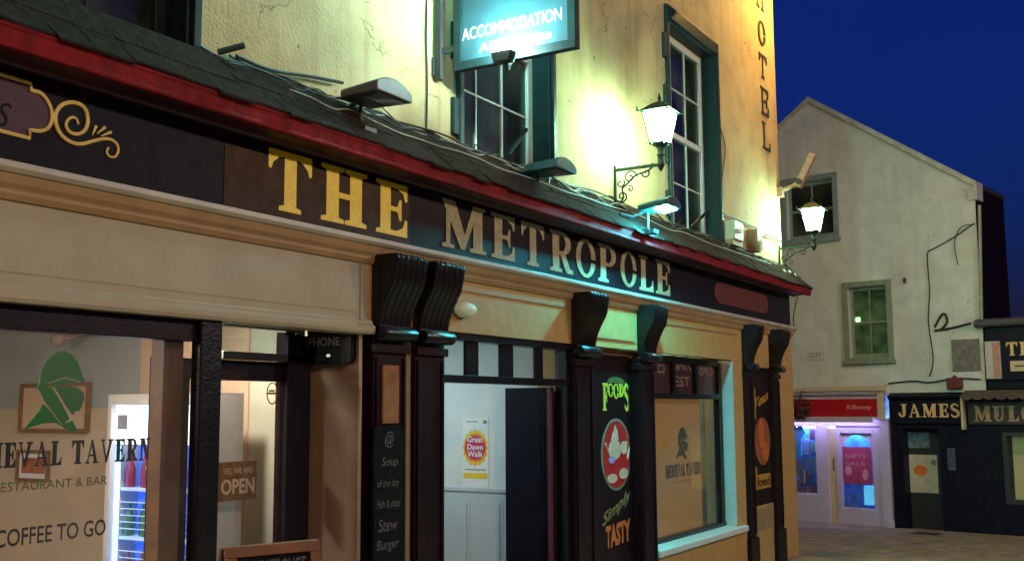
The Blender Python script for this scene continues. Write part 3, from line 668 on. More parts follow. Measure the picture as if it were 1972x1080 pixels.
for k in range(6):
    y=-2.55+k*.37; 
    if y+.3<-.35:
        m.box(y,y+.30,zr-.75,zr-.09,.03,.034); m.box(y+.035,y+.265,zr-.71,zr-.13,.034,.042)
m.build('wainscot',mat('wainscot_grey',(.45,.5,.52),.5,.05,5,.05),pub,.004)
m=MB(FA); m.box(6.4,8.75,Z0,2.7,-2.7,-2.6); m.box(6.3,6.4,Z0,2.7,-2.7,-.56); m.build('lobby_wall',LOBBY,pub)
m=MB(FA); m.box(6.4,8.7,-.45,-.3,-2.6,-.1); m.build('lobby_floor',BROWNP,pub)
room_lamp(7.5,1.5,2.7,(.72,.95,1),22,'round cool white ceiling lamp in the pub lobby')
# open door leaf (dark) standing in front of the lobby wall
f2=FX(8.56); a,_=hit(f2,973,850,.05); 
m=MB(f2); m.box(a,-.15,Z0+.1,zb-.02,0,.05)
for z0,z1 in ((.1,.9),(1.0,1.95)): m.box(a+.07,-.22,z0,z1,.05,.056); m.box(a+.1,-.25,z0+.03,z1-.03,.056,.062)
leaf=m.build('door',mat('door_navy',(.005,.005,.012),.5,.3,9,.06,spec=.12),pub,.004)
m=MB(FA); a,_=fa(1066,900,-.1); m.box(a,a+.05,Z0,zb-.02,-.16,-.13); m.build('door_trim',mat('plum_trim',(.12,.015,.05),.5,.2,9,0),pub)
# poster on lobby wall
fp=FX(8.72)
o,a,b,z0,z1=notice('poster',fp,891,803,941,937,.021,PAPER,'white charity walk poster with a sunburst circle on the pale lobby wall','poster'); h=z1-z0; wd=b-a
def starburst(mb,cx,cy,rx,ry,n,dep,w,d):
    P=[]
    for k in range(2*n): 
        q=math.pi*k/n; s_=1 if k%2==0 else dep; P.append((cx+rx*s_*math.cos(q),cy+ry*s_*math.sin(q)))
    mb.prism(P,w,w+d)
cx_=(a+b)/2+.0; cy_=z0+h*.56
m=MB(fp); starburst(m,cx_,cy_,wd*.5,h*.27,16,.9,.025,.001); m.box(a+wd*.04,b-wd*.04,z0+h*.12,z0+h*.2,.025,.026); m.build('sunburst',YEL,o)
m=MB(fp); starburst(m,cx_,cy_,wd*.44,h*.21,16,.93,.026,.0015); m.build('sunburst_core',ORG,o)
m=MB(fp); m.prism(ell(cx_,cy_,wd*.38,h*.17),.0275,.029); m.build('poster_circle',REDI,o)
m=MB(fp); 
for t_,v in (('Great',.64),('Dawn',.53),('Walk',.43)): sans(m,t_,cx_-wd*.3,cx_+wd*.3,z0+h*v,z0+h*(v+.085),.0295,bold=.02)
m.build('lettering',PAPER,o)
m=MB(fp); m.box(a+wd*.1,b-wd*.1,z0+h*.24,z0+h*.255,.0251,.026); m.box(a+wd*.15,a+wd*.6,z0+h*.93,z0+h*.945,.0251,.026); m.box(b-wd*.2,b-wd*.06,z0+h*.91,z0+h*.955,.0251,.026); m.build('fine_print',GREY,o)
# bulkhead light on frieze
bx,bz=fa(898,596,.06)
o=thing('bulkhead_light',(bx,0,bz),'oval pale green bulkhead light on the cream frieze above the doorway','lamp')
m=MB(FA); m.lathe([(0,.001),(.10,.001),(.105,.015),(.1,.03)],(bx,bz,0),24,'w',1.2,.6); m.build('base_plate',GREY,o,smooth=True)
m=MB(FA); m.lathe([(.1,.03),(.1,.06),(.085,.09),(.05,.105),(0,.11)],(bx,bz,0),24,'w',1.2,.6); m.build('diffuser',BULK,o,smooth=True)

# ---- advertising panels
def ad_panel(u0,u1,z0,z1,w,label): 
    m=MB(FA); m.box(u0,u1,z0,z1,w-.02,w); m.box(u0,u0+.03,z0,z1,w,w+.012); m.box(u1-.03,u1,z0,z1,w,w+.012); m.box(u0+.03,u1-.03,z1-.03,z1,w,w+.012)
    o=m.build('advertising_panel',WINE,None,.003); return tag(o,label,'sign')
def rng(px0,px1,py,w): return fa(px0,py,w)[0],fa(px1,py,w)[0]
w_=-.02
p1=ad_panel(9.02,10.05,.1,2.42,-.09,'tall dark wine panel advertising FOODS above a red oval with a teapot')
w_=-.088
def zz(px,py,w): return fa(px,py,w)[1]
a,b=rng(1160,1211,760,w_); zt_,zb_=zz(1185,738,w_),zz(1185,790,w_); zm=zz(1185,768,w_)
m=MB(FA)
for k,ch in enumerate('FOODS'):
    x0=a+(b-a)*k/5; x1=a+(b-a)*(k+.98)/5
    lo=zb_ if k in (0,4) else zm+.02*(k-2)**2
    put_glyph(m,ch,x0,x1,lo,zt_,w_,.004,t=.3)
m.build('lettering',LIME,p1)
m=MB(FA); P=ell((a+b)/2,zt_+.005,(b-a)*.33,.06,10,0,180); m.prism(P,w_,w_+.003); m.build('green_arc',mat('arc_green',(.06,.12,.03),.6,.2,9,0),p1)
a,b=rng(1157,1215,875,w_); zt_,zb_=zz(1186,805,w_),zz(1186,944,w_); cx_,cz_=(a+b)/2,(zt_+zb_)/2; rx,rz=(b-a)/2,(zt_-zb_)/2
m=MB(FA); m.prism(ell(cx_,cz_,rx,rz),w_,w_+.002); m.build('oval_rim',mat('rim_green',(.16,.22,.14),.5,.2,9,0),p1)
m=MB(FA); m.prism(ell(cx_,cz_,rx*.9,rz*.93),w_+.002,w_+.004); m.build('oval_field',OVRED,p1)
m=MB(FA); k0=w_+.004
m.prism(ell(cx_-.04,cz_+.04,rx*.38,rz*.24,20),k0,k0+.004); m.prism([(cx_-.12,cz_+.12),(cx_+.04,cz_+.12),(cx_+.02,cz_+.2),(cx_-.03,cz_+.25),(cx_-.06,cz_+.2)],k0,k0+.0045)
m.prism(ell(cx_+.15,cz_+.05,rx*.2,rz*.16,16),k0,k0+.005); m.prism(ell(cx_-.1,cz_-.2,rx*.3,rz*.11,16),k0,k0+.0055); m.prism(ell(cx_+.13,cz_-.17,rx*.28,rz*.13,16),k0,k0+.006)
m.tube([(cx_+.2,cz_+.1,k0),(cx_+.26,cz_+.05,k0),(cx_+.22,cz_-.05,k0)],.014,6); m.tube([(cx_-.17,cz_+.02,k0),(cx_-.24,cz_+.1,k0)],.014,6)
m.v=[Vector((cx_+(q.x-cx_)*1.1,q.y,cz_+(q.z-cz_)*1.15)) for q in m.v]
m.build('teapot_picture',BEIGE,p1)
m=MB(FA); m.prism(ell(cx_-.12,cz_-.05,rx*.2,rz*.1,14),k0,k0+.008); m.build('flower_picture',mat('lilac_print',(.35,.25,.5),.6,.3,30,0),p1)
a,b=rng(1160,1216,1000,w_); z0,z1=zz(1186,1012,w_),zz(1186,978,w_)
m=MB(FA); sans(m,'Simply',a,b,z0-.02,z1-.04,w_+.001,slope=.35,shear=.3,bold=.012); m.build('script_lettering',mat('script_olive',(.24,.22,.08),.6,.2,15,0),p1)
a,b=rng(1166,1214,1030,w_); z0,z1=zz(1190,1052,w_),zz(1190,1008,w_)
m=MB(FA); sans(m,'TASTY',a,b,z0,z1,w_+.002,slope=.06,bold=.045); m.build('lettering',OBLOCK,p1)
# second panel
p2=ad_panel(13.63,14.40,.62,2.42,-.0,'dark panel between the far right pilasters with a brown oval and orange words')
w_=.001
a,b=rng(1452,1480,775,w_); z0=zz(1466,790,w_)
m=MB(FA); sans(m,'Teas',a,b,z0,z0+.14,w_,slope=.25,shear=.3,bold=.03); m.box(a+.02,a+.06,z0-.12,z0+.3,w_,w_+.002); m.build('lettering',OCHP,p2)
a,b=rng(1453,1483,850,w_); zt_,zb_=zz(1468,803,w_),zz(1468,895,w_); m=MB(FA); m.prism(ell((a+b)/2,(zt_+zb_)/2,(b-a)/2,(zt_-zb_)/2),w_,w_+.003); m.build('oval_picture',BROWNP,p2)
m=MB(FA); cx_,cz_=(a+b)/2,(zt_+zb_)/2; m.prism(ell(cx_-.05,cz_+.1,.12,.2,12),w_+.003,w_+.005); m.prism(ell(cx_+.1,cz_-.15,.13,.13,12),w_+.003,w_+.006); m.build('food_picture',OBLOCK,p2)
a,b=rng(1455,1484,925,w_); z0,z1=zz(1469,940,w_),zz(1469,912,w_)
m=MB(FA); m.box(a,b,z0,z1,w_,w_+.002); m.box(a,a+.07,z1,z1+.1,w_,w_+.002); m.build('orange_block',OCHP,p2)
m=MB(FA); sans(m,'food',a+.05,b-.04,z0+.03,z1-.03,w_+.0025,bold=.02); m.build('lettering',WINE,p2)
m=MB(FA); m.prism([(cx_-.12,.95),(cx_+.0,.86),(cx_+.14,.97),(cx_,.9)],w_,w_+.002); m.build('bird_mark',GREY,p2)
m=MB(FA); m.prism([(13.61,.3),(14.41,.3),(14.41,.62),(13.61,.55)],-.03,.003); m.build('pilaster_strip',mats['strip_ochre'],pub)

# ---- right shop window
f0,f1=10.44,12.93; gwz=-.18
m=MB(FA); zs=zz(1330,768,gwz)
_,zg=fa(1330,1020,gwz)
wR=f1-.03
m.box(f0,f1,zg-.1,zg,gwz-.05,gwz+.05); m.box(wR-.06,f1,zg,2.45,gwz-.05,gwz+.03); m.box(f0,wR-.06,zs,zs+.06,gwz-.05,gwz+.04); m.box(f0,wR-.06,2.40,2.48,gwz-.05,gwz+.03); m.box(f0,f0+.05,zg,2.4,gwz-.05,gwz+.03)
m=m; sw=m.build('shop_window',BLACK,pub,.004)
q0=fa(1294,720,gwz)[0]; q1=fa(1337,720,gwz)[0]
tp=MB(FA); tp.box(f0+.05,wR-.06,zs+.06,2.40,gwz-.02,gwz-.01); tps=tp.build('transom_panel',mat('transom_wine',(.06,.03,.028),.35,.4,9,.05,coat=.3),sw)
tp=MB(FA); tp.box(q0-.04,q0+.04,zs+.06,2.4,gwz-.01,gwz+.03); tp.box(q1-.04,q1+.04,zs+.06,2.4,gwz-.01,gwz+.03); tp.build('glazing_bar',BLACK,sw)
tl=MB(FA); TL=mat('transom_gilt',(.26,.17,.13),.5,.3,20,0)
c0=fa(1342,720,gwz)[0]; c1=fa(1374,720,gwz)[0]; sans(tl,'1845',c0,c1,zs+.28,zs+.46,gwz-.008,bold=.01)
c0=fa(1297,720,gwz)[0]; c1=fa(1332,720,gwz)[0]; sans(tl,'BAR',c0,c1,zs+.33,zs+.5,gwz-.008,bold=.01); sans(tl,'EST',c0+.05,c1-.05,zs+.14,zs+.26,gwz-.008,bold=.01)
c0=fa(1268,720,gwz)[0]; c1=fa(1282,720,gwz)[0]; sans(tl,'ES',c0,c1,zs+.28,zs+.46,gwz-.008,bold=.01)
tl.build('lettering',TL,tps)
m=MB(FA); m.box(f0+.05,wR-.06,zg,zs,gwz-.012,gwz-.006); m.build('pane',GL,sw)
rR=fa(1349,850,gwz-.08)[0]
m=MB(FA); m.box(f0,rR,zg-.05,zs+.02,gwz-.1,gwz-.08); bl=m.build('blind',emi('blind_glow',(.75,.33,.07),.22,(.5,.3,.14)),sw)
lg=MB(FA); a,b=rng(1300,1326,850,gwz-.078); helmet(lg,a,b,zz(1312,885,gwz-.078),zz(1312,822,gwz-.078),gwz-.078); lg.build('window_logo',mat('olive_vinyl',(.06,.09,.015),.6,.1,8,0),sw)
lg=MB(FA); a,b=rng(1282,1349,905,gwz-.078); slab_text(lg,'MEDIEVAL TAVERN',a,b,zz(1315,916,gwz-.078),zz(1315,892,gwz-.078),gwz-.078,t=.3); lg.build('window_lettering',TXT,sw)
lg=MB(FA); a,b=rng(1298,1332,925,gwz-.078); sans(lg,'RESTAURANT & BAR',a,b,zz(1315,928,gwz-.078),zz(1315,924,gwz-.078),gwz-.078); lg.build('window_lettering',TXTG,sw)
m=MB(FA); m.box(f0-.1,13.1,Z0,2.7,-1.5,-1.4); m.box(f0-.1,f0,Z0,2.7,-1.4,-.36); m.box(f1+.04,f1+.14,Z0,2.7,-1.4,-.41); m.build('room_wall',INT_HI,pub)
room_lamp(12.6,.9,2.7,(.8,1,.7),8,'small ceiling lamp behind the blind of the far pub window',.1)
# right hand reveal and sill
m=MB(FX(12.96)); m.box(-.14,-.001,.44,2.47,0,.03); m.build('window_reveal',mat('reveal_paint',(.6,.62,.54),.5,.06,6,.08),pub)
m=MB(FA); m.side([(-.18,.45),(.05,.43),(.055,.42),(.055,.36),(-.2,.36)],f0,13.22); m.build('window_sill',mats['reveal_paint'],pub,.006)

# ---- hanging sign square to the wall
f=FX(6.6); sa,sb=.09,1.15   # u (towards the street)
hs=thing('hanging_sign',(6.6,-.1,4.5),'square blue green hanging sign reading ACCOMMODATION glaring under its own spotlight','sign')
zb,zt=4.46,5.75
m=MB(f); t=.07; m.box(sa,sb,zb,zb+t,-.05,.02); m.box(sa,sb,zt,zt+t,-.05,.02); m.box(sa,sa+t,zb+t,zt,-.05,.02); m.box(sb-t,sb,zb+t,zt,-.05,.02); m.build('frame',GREENB,hs,.006)
m=MB(f); m.box(sa+t,sb-t,zb+t,zt,-.02,0); sf=m.build('face',TEALS,hs)
m=MB(f); zl=hit(f,890,75,0)[1]; u0=hit(f,890,75)[0]; u1=hit(f,1082,30)[0]
sans(m,'ACCOMMODATION',u0,u1,zl-.02,zl+.075,.001,bold=.01)
u0=hit(f,922,95)[0]; u1=hit(f,1062,60)[0]; sans(m,'All En Suite',u0,u1,zl-.14,zl-.07,.001,bold=.008)
m.build('lettering',WHITE,sf)
m=MB(f); m.box(-.075,-.02,4.42,6.1,-.03,.03); zarm=4.64; m.box(-.02,sa,zarm-.02,zarm+.03,-.02,.01); m.box(-.02,sa,5.9,5.95,-.02,.01); m.box(-.1,-.075,4.45,4.6,-.04,.04); m.box(sa,sb,zt+t,zt+t+.0+.05,-.03,.0); m.build('bracket',DGREY,hs,.004)
# its spotlight, on an arm at the bottom rail
su=hit(f,970,108,.15)
o=thing('sign_spotlight',f(su[0],su[1],.15),'small black spotlight clamped to the lower rail of the hanging sign','lamp')
m=MB(f); m.prism([(su[0]-.07,su[1]-.05),(su[0]+.06,su[1]-.05),(su[0]+.09,su[1]+.03),(su[0]-.09,su[1]+.035)],.11,.19); m.build('housing',DGREY,o,.006)
m=MB(f); m.tube([(su[0],su[1]-.02,.15),(su[0],su[1]-.09,.1),(su[0]+.02,zb+.02,.02)],.012,6); m.build('arm',GREENB,o)
m=MB(f); m.box(su[0]-.08,su[0]+.08,su[1]+.036,su[1]+.044,.115,.185); m.build('lamp_glass',emi('spot_white',(.55,1,.97),4200),o)
m=MB(f); m.lathe([(0,-.055),(.04,-.04),(.055,0),(.04,.04),(0,.055)],(su[0],su[1]+.075,.15),14); m.build('glare_ball',emi('glare_white',(.75,1,.97),260),o,smooth=True)  # glowing ball added to stand in for the spotlight's flare
# wall lamp above the frame, left of the sign
def lantern_parts(o,col,s):
    x,y,z=org[o.name]
    fr=Fr((x,y,z),(1,0,0),(0,-1,0)); L=.52   # z = bottom of glass, y on wall plane
    def rg(h,z_,n=4): return [(a*h,z_,L+b*h) for a,b in ((1,1),(-1,1),(-1,-1),(1,-1))]
    b0,b1=.078,.132; H=.31
    g=MB(fr); lo=rg(b0,0.0); hi=rg(b1,H); 
    g.add(lo+hi,[(0,1,5,4),(1,2,6,5),(2,3,7,6),(3,0,4,7)]); g.build('lamp_glass',emi('lantern_light',col,s),o)
    m=MB(fr)
    for k in range(4): m.tube([lo[k],hi[k]],.009,6)
    for c in (rg(b0+.004,-.005),rg(b1+.004,H+.004)):
        for k in range(4): m.tube([c[k],c[(k+1)%4]],.011,6)
    m.build('frame',IRON,o)
    m=MB(fr); A=rg(b1+.035,H+.005); B=rg(.075,H+.085); T=rg(.03,H+.115); m.add(A+B+T,[(0,1,2,3),(0,1,5,4),(1,2,6,5),(2,3,7,6),(3,0,4,7),(4,5,9,8),(5,6,10,9),(6,7,11,10),(7,4,8,11),(8,9,10,11)])
    for k in range(4):
        p=A[k]; m.tube([p,(p[0]*1.06,p[1]+.05,L+(p[2]-L)*1.06)],[.013,.004],6)
    m.lathe([(.03,H+.11),(.014,H+.135),(.022,H+.155),(.012,H+.175),(.003,H+.21)],(0,0,L),10); m.build('cap',IRON,o)
    m=MB(fr); m.lathe([(.085,-.01),(.06,-.03),(.035,-.05),(.03,-.1),(.042,-.12),(.03,-.14),(.034,-.2),(.045,-.22),(.02,-.27),(.005,-.29)],(0,0,L),12); m.build('neck',IRON,o,smooth=True)
    m=MB(fr); m.box(-.014,.014,-.62,-.17,0,.022); m.box(-.012,.012,-.235,-.205,.02,L)
    for k in range(6): q=.05+k*.075; m.tube([(0,-.205,q),(0,-.19,q)],[.009,.004],6)
    def spiral(c,r0,r1,a0,a1,n=22): return [(0,c[1]+(r0+(r1-r0)*k/n)*math.sin(R(a0+(a1-a0)*k/n)),c[0]+(r0+(r1-r0)*k/n)*math.cos(R(a0+(a1-a0)*k/n))) for k in range(n+1)]
    m.tube(catmull([(0,-.58,.02),(0,-.52,.10),(0,-.42,.09),(0,-.38,.14),(0,-.30,.24),(0,-.27,.36),(0,-.235,.43)],6),.009,6)
    m.tube(spiral((.18,-.31),.075,.012,0,470),.008,6); m.tube(spiral((.085,-.50),.06,.01,-90,340),.008,6); m.tube(spiral((.36,-.285),.05,.01,180,560),.008,6); m.tube(spiral((.07,-.36),.05,.01,40,-330),.008,6); m.tube(spiral((.18,-.43),.035,.008,120,-250),.006,6)
    m.build('bracket',IRON,o,smooth=True)
l1=thing('wall_lantern',(9.81,-.1+.0,4.54),'glowing lantern on scrolled iron bracket left of the tall sash window, on the cream wall','lantern','iron wall lanterns'); org['wall_lantern']=Vector((9.81,.1,4.54)); l1.location=(9.81,.1,4.54)
lantern_parts(l1,(.48,1.,.68),240)
copytree(l1,(15.38,.1,4.42),'glowing lantern on iron bracket at the far corner of the pub')
lb=copytree(l1,(6.0,.1,6.3),'glowing lantern on scrolled iron bracket left of the hanging sign')

lc=copytree(l1,(5.0,.1,7.0),'unseen fill lantern added high on the wall between the first two upper windows')  # out of view, added as greenish fill for the left of the wall

for o in (lb,lc):
    for ch in o.children:
        if ch.name.startswith('lamp_glass'): ch.data=ch.data.copy(); ch.data.materials[0]=emi('lantern_cyan',(.26,1,.88),430)
# ---- ledge floodlights
def ledge_flood(px,py,tilt,label,lit,size=1,wo_=.12):
    w0=.12; w0=wo_; u,z=fa(px,py,w0)
    o=thing('ledge_floodlight',(u,-w0,z),label,'floodlight','sign floodlights on the ledge')
    fr=Fr((u,-w0,z),(1,0,0),(0,-1,0)); s=size
    P=[(-.17*s,0)]+[(-.17*s+.34*s*k/10,(.02+.085*math.sin(math.pi*(.12+.8*k/10))**.8)*s) for k in range(11)]+[(.17*s,0)]
    m=MB(fr); 
    n=len(P); w=[(-.12,.22)]
    vs=[(a*.8,b*.85,-.1) for a,b in P]+[(a,b+tilt,.24) for a,b in P]
    m.add(vs,[tuple(range(n)),tuple(range(2*n-1,n-1,-1))]+[(i,(i+1)%n,n+(i+1)%n,n+i) for i in range(n)]); m.build('hood',mat('hood_grey',(.11,.1,.09),.5,.3,9,.1) if lit==0 else mat('teal_hood',(.035,.09,.095),.5,.3,9,.1),o,.01,True)
    m=MB(fr); m.add([(-.12*s,.004,.08),(.12*s,.004,.08),(.13*s,tilt*.9+.004,.21),(-.13*s,tilt*.9+.004,.21),(-.12*s,-.008,.08),(.12*s,-.008,.08),(.13*s,tilt*.9-.008,.21),(-.13*s,tilt*.9-.008,.21)],[(0,1,2,3),(4,5,6,7),(0,1,5,4),(2,3,7,6),(0,3,7,4),(1,2,6,5)])
    m.build('lamp_glass',emi('flood_light',(.05,.82,1),1500) if lit==2 else mat('lens_dark',(.06,.06,.06),.15,.2,9,0,coat=1),o)
    m=MB(fr); m.tube([(0,-.0,-.1),(-.1,-.05,-.16),(-.28,-.04,-.22)],.015,6); m.tube([(0,0,-.05),(0,-.2,-.05)],.014,6); m.box(-.06,.06,-.22,-.18,-.12,.04); m.build('arm',DGREY,o)
    return o
ledge_flood(706,197,.0,'grey hooded floodlight on the ledge above the letters THE',0,1.15)
ledge_flood(1045,335,-.0,'teal hooded floodlight on the ledge below the middle sash window',1,1.1)
ledge_flood(1256,408,.03,'lit hooded floodlight on the ledge right under the wall lantern',2,1.0,.36)
# long strip lamp under cornice? cyan wash comes from the lit floodlight only

# ---- cables along the ledge
def cable(pts,r,m_,label,group='cables on the ledge'):
    m=MB(FA); m.tube(catmull(pts,5),r,6); return tag(m.build('cable',m_,smooth=True),label,'cable',group)
def ledgepts(px,off,jit,w=.06,seed=0):
    rr=random.Random(seed); out=[]
    for p in px:
        u,_=fa(p,300,w); ww=w+rr.uniform(-.035,.035); out.append((u,3.625+(.27-ww)*.9+.036+off+rr.uniform(0,jit),ww))
    return out
cable(ledgepts(range(380,1500,45),0,.03,-.05,1),.011,CABLE,'thick black cable running along the top of the ledge')
cable(ledgepts(range(430,1480,60),.0,.05,-.07,2),.008,CABLE,'black cable sagging along the foot of the upper wall')
cable(ledgepts(range(560,1500,40),0,.02,.06,3),.006,CABLEW,'thin pale cable lying along the ledge edge')
cable(ledgepts(range(900,1230,22),.0,.07,.0,4),.006,CABLEW,'tangled pale cable on the ledge beside the teal floodlight')
cable(ledgepts(range(1000,1300,20),.0,.08,-.02,5),.008,CABLE,'tangled black cable on the ledge below the wall lantern')
cable([(*fa(x,y,-.05),-.05) for x,y in ((455,108),(520,135),(610,150),(660,160))],.012,CABLE,'dark conduit crossing the upper wall left of the grey floodlight')
cable([(*fa(x,y,-.08),-.08) for x,y in ((734,205),(765,235),(800,262),(850,275))],.005,CABLE,'thin wire hanging from the grey floodlight')
cable([(*fa(x,y,-.085),-.085) for x,y in ((822,0),(821,80),(823,160),(821,250))],.008,CABLE,'thin vertical wire down the wall left of the hanging sign','cables on the wall')
cable([(*fa(x,y,-.09),-.09) for x,y in ((1376,160),(1380,220),(1396,280),(1392,330),(1384,400))],.006,CABLE,'thin wire wandering down the wall right of the tall sash window','cables on the wall')
for k,(a_,b_,st,w_c,col) in enumerate([(420,1460,38,.0,CABLE),(600,1100,30,-.03,CABLEW),(1050,1330,18,.03,CABLE),(1280,1500,16,-.02,CABLEW),(1290,1510,14,.02,CABLE),(880,1010,14,-.05,CABLE)]):
    cable(ledgepts(range(a_,b_,st),0,.06,w_c,20+k),.005,col,['black wire snaking along the whole ledge','pale wire lying on the ledge over the letters METRO','black wire loops on the ledge under the wall lantern','pale wire heaped on the ledge end by the alarm boxes','black wire heaped on the ledge end by the alarm boxes','black wire loops on the ledge under the middle window'][k])
m=MB(FA); rs=random.Random(5)
for k in range(520):
    u=rs.choice((rs.uniform(4,15.4),rs.uniform(7.5,11),rs.uniform(12.8,15.4))); w_=rs.uniform(-.09,.0); z=3.62+(.27-w_)*.897+.03; e=rs.uniform(.01,.03)
    a_=Vector((rs.uniform(-1,1),rs.uniform(-.3,1),rs.uniform(-1,1))).normalized()*e; b_=Vector((rs.uniform(-1,1),rs.uniform(-.3,1),rs.uniform(-1,1))).normalized()*e*.5; c_=Vector((u,z,w_))
    m.add([tuple(c_-a_),tuple(c_+b_),tuple(c_+a_),tuple(c_-b_)],[(0,1,2,3)])
tag(m.build('leaf_litter',mat('dead_leaf',(.16,.12,.06),.8,.6,20,0)),'dead leaves and twigs caught along the foot of the upper wall','litter',kind='stuff')
# rods at windows
def rod(name,pts,r,m_,label,cat):
    m=MB(FA); m.tube(pts,r,8); return tag(m.build(name,m_),label,cat)
def fw(px,py,w): return (*fa(px,py,w),w)
rod('window_stay',[fw(978,296,-.18),fw(1013,250,-.2)],.022,BLACK,'short dark strut leaning at the foot of the middle sash window','strut')
rod('window_stay',[fw(1330,438,-.18),fw(1362,408,-.2)],.02,BLACK,'short dark strut leaning at the foot of the far sash window','strut')
rod('wall_rod',[fw(420,101,-.04),fw(470,88,.05)],.02,IRON,'short green brown rod sticking out of the upper wall','rod')
rod('wall_rod',[fw(1393,412,-.06),fw(1458,440,-.06)],.012,DGREY,'thin dark rod above the two alarm boxes','rod')
rod('wall_rod',[fw(1475,452,-.06),fw(1506,466,-.06)],.012,DGREY,'thin dark rod at the corner below the bright patch of wall','rod')
# alarm boxes
def wbox(name,px0,py0,px1,py1,w0,w1,m_,label,cat):
    a,_=fa(px0,(py0+py1)/2,w0); b,_=fa(px1,(py0+py1)/2,w1); _,z0=fa(px1,py1,w1); _,z1=fa(px1,py0,w1)
    m=MB(FA); m.box(a,b,z0,z1,w0,w1); o=m.build(name,m_,None,.01); return tag(o,label,cat),a,b,z0,z1
OB=mat('tan_box',(.35,.2,.09),.6,.2,9,.05)
o,a,b,z0,z1=wbox('alarm_box',1392,430,1432,466,-.1,.06,CREAMP,'cream alarm box on the wall just above the ledge, left of the tan one','alarm box')
m=MB(FA); m.box(a-.03,b+.02,z0-.07,z0-.0,-.1,.04); m.build('bracket',OB,o); m=MB(FA); m.lathe([(.03,0),(.035,.02),(.03,.04)],((a+b)/2,(z0+z1)/2,.06),12,'w'); m.build('strobe',PAPER,o)
o,a,b,z0,z1=wbox('junction_box',1438,444,1466,486,-.1,.05,OB,'tan junction box on the wall near the corner, right of the cream alarm box','junction box')
m=MB(FA); m.box(a+.08,b-.08,z0+.02,(z0+z1)/2,.05,.09); m.build('cover',WHITE,o,.005)
# pigeon-spike / bits at ledge end
m=MB(FA); 
for k in range(7): u=15.0+.09*k; m.lathe([(.03,0),(.035,.03),(.01,.06)],(u,3.78+.02*(k%2),.08-.03*(k%3)),8)
m.build('ledge_debris',CABLEW,pub)
# angled copper arm at corner
A=fw(1498,372,-.1); 
def cornerpt(px,py,w): u,z=fa(px,py,w); return (u,z,w)
f=FX(15.45); p=[hit(f,1500,371),hit(f,1541,351),hit(f,1566,297)]
m=MB(f); m.tube([(-.1,p[0][1],0),(p[1][0],p[1][1],0)],.03,8); 
d_=Vector((p[2][0]-p[1][0],p[2][1]-p[1][1])).normalized(); nn=Vector((-d_.y,d_.x))*.05
m2=MB(f); q=[(p[1][0]-d_.x*.08+nn.x*k,p[1][1]-d_.y*.08+nn.y*k) for k in (1,-1)]+[(p[2][0]+nn.x*k,p[2][1]+nn.y*k) for k in (-1,1)]
m2.prism(q,-.05,.06)
o=thing('corner_floodlight',f(-.1,p[0][1],0),'bent copper coloured lamp arm sticking out at the top of the pub corner','lamp'); m.box(-.1,-.02,p[0][1]-.07,p[0][1]+.07,-.06,.06); m.build('arm',COPPER,o); m2.build('lamp_head',COPPER,o,.012)
m=MB(f); m.lathe([(.045,-.07),(.045,.08)],(p[1][0],p[1][1],0),10,'w'); m.build('hinge',DGREY,o)
# HOTEL lettering, stacked, painted letters standing on the wall
hl=[('H',-48,20),('O',34,90),('T',100,155),('E',165,226),('L',232,293)]
for ch,y0,y1 in hl:
    pxc=1461+.045*(y0+y1)/2
    u0,_=fa(pxc-5,(y0+y1)/2,-.1); u1,_=fa(pxc+9,(y0+y1)/2,-.1); _,za=fa(pxc,y1-5,-.1); _,zb2=fa(pxc,y0+5,-.1)
    m=MB(FA); put_glyph(m,ch,u0,u1,za,zb2,-.1,.012,t=.11); o=m.build('wall_letter',mat('dark_letter',(.03,.03,.012),.6,.2,9,0),pub)
# red shade and bracket at top
u,z=fa(1345,-8,.0); m=MB(FA); m.lathe([(.02,.16),(.05,.15),(.16,.0),(.15,.0),(.04,.13)],(u,z,.2),20); o=m.build('wall_lamp_shade',RED,smooth=True); tag(o,'red wall lamp shade above the far sash window','lamp')
# sodium wall floodlight above frame lighting the right of the wall
o=thing('wall_floodlight',(15.,-.6,8.7),'warm floodlight on an arm washing the hotel lettering','floodlight')
m=MB(FA); m.box(14.88,15.12,8.62,8.8,.52,.68); m.build('housing',DGREY,o,.01); m=MB(FA); m.tube([(15.,8.7,-.1),(15.,8.7,.52)],.02,8); m.build('arm',DGREY,o)
m=MB(FA); m.box(14.9,15.1,8.6,8.612,.54,.66); m.build('lamp_glass',emi('sodium_flood',(1,.6,.13),2600),o)

# ---- A-board
ab=thing('a_board',(3.9,-1.0,0),'wooden framed chalkboard A board standing in front of the tavern door','sign board')
bw=.95; P0_=fa(430,1052,bw); w1_=bw
for _k in range(200):
    if fa(609,1037,w1_)[1]>P0_[1]: w1_+=.005 if fa(609,1037,w1_+.005)[1]<fa(609,1037,w1_)[1] else -.005
    else: w1_-=.005 if fa(609,1037,w1_-.005)[1]>fa(609,1037,w1_)[1] else -.005
P1_=fa(609,1037,w1_); dw_=w1_-bw
f_=Fr((P0_[0],-bw,P0_[1]),(Vector((P1_[0]-P0_[0],-dw_,0))).normalized(),(0,0,0)); L=(Vector((P1_[0]-P0_[0],-dw_,0))).length; print('ABOARD',bw,w1_,L)
f_.n=f_.u.cross(Vector((0,0,1))).normalized(); f_.v=(Vector((0,0,1))-f_.n*.18).normalized(); Hh=P0_[1]+.02
f_.v=(Vector((0,0,1))-f_.n*(-.18)*-1).normalized()
f_.v=(Vector((0,0,1))-f_.n*.16).normalized()
m=MB(f_); m.box(0,L,-.05,0.0,-.0,.035); m.box(0,.05,-Hh,-.05,0,.035); m.box(L-.05,L,-Hh,-.05,0,.035); m.box(.05,L-.05,-Hh+.1,-Hh+.15,0,.035); m.build('frame',WOOD,ab,.005)
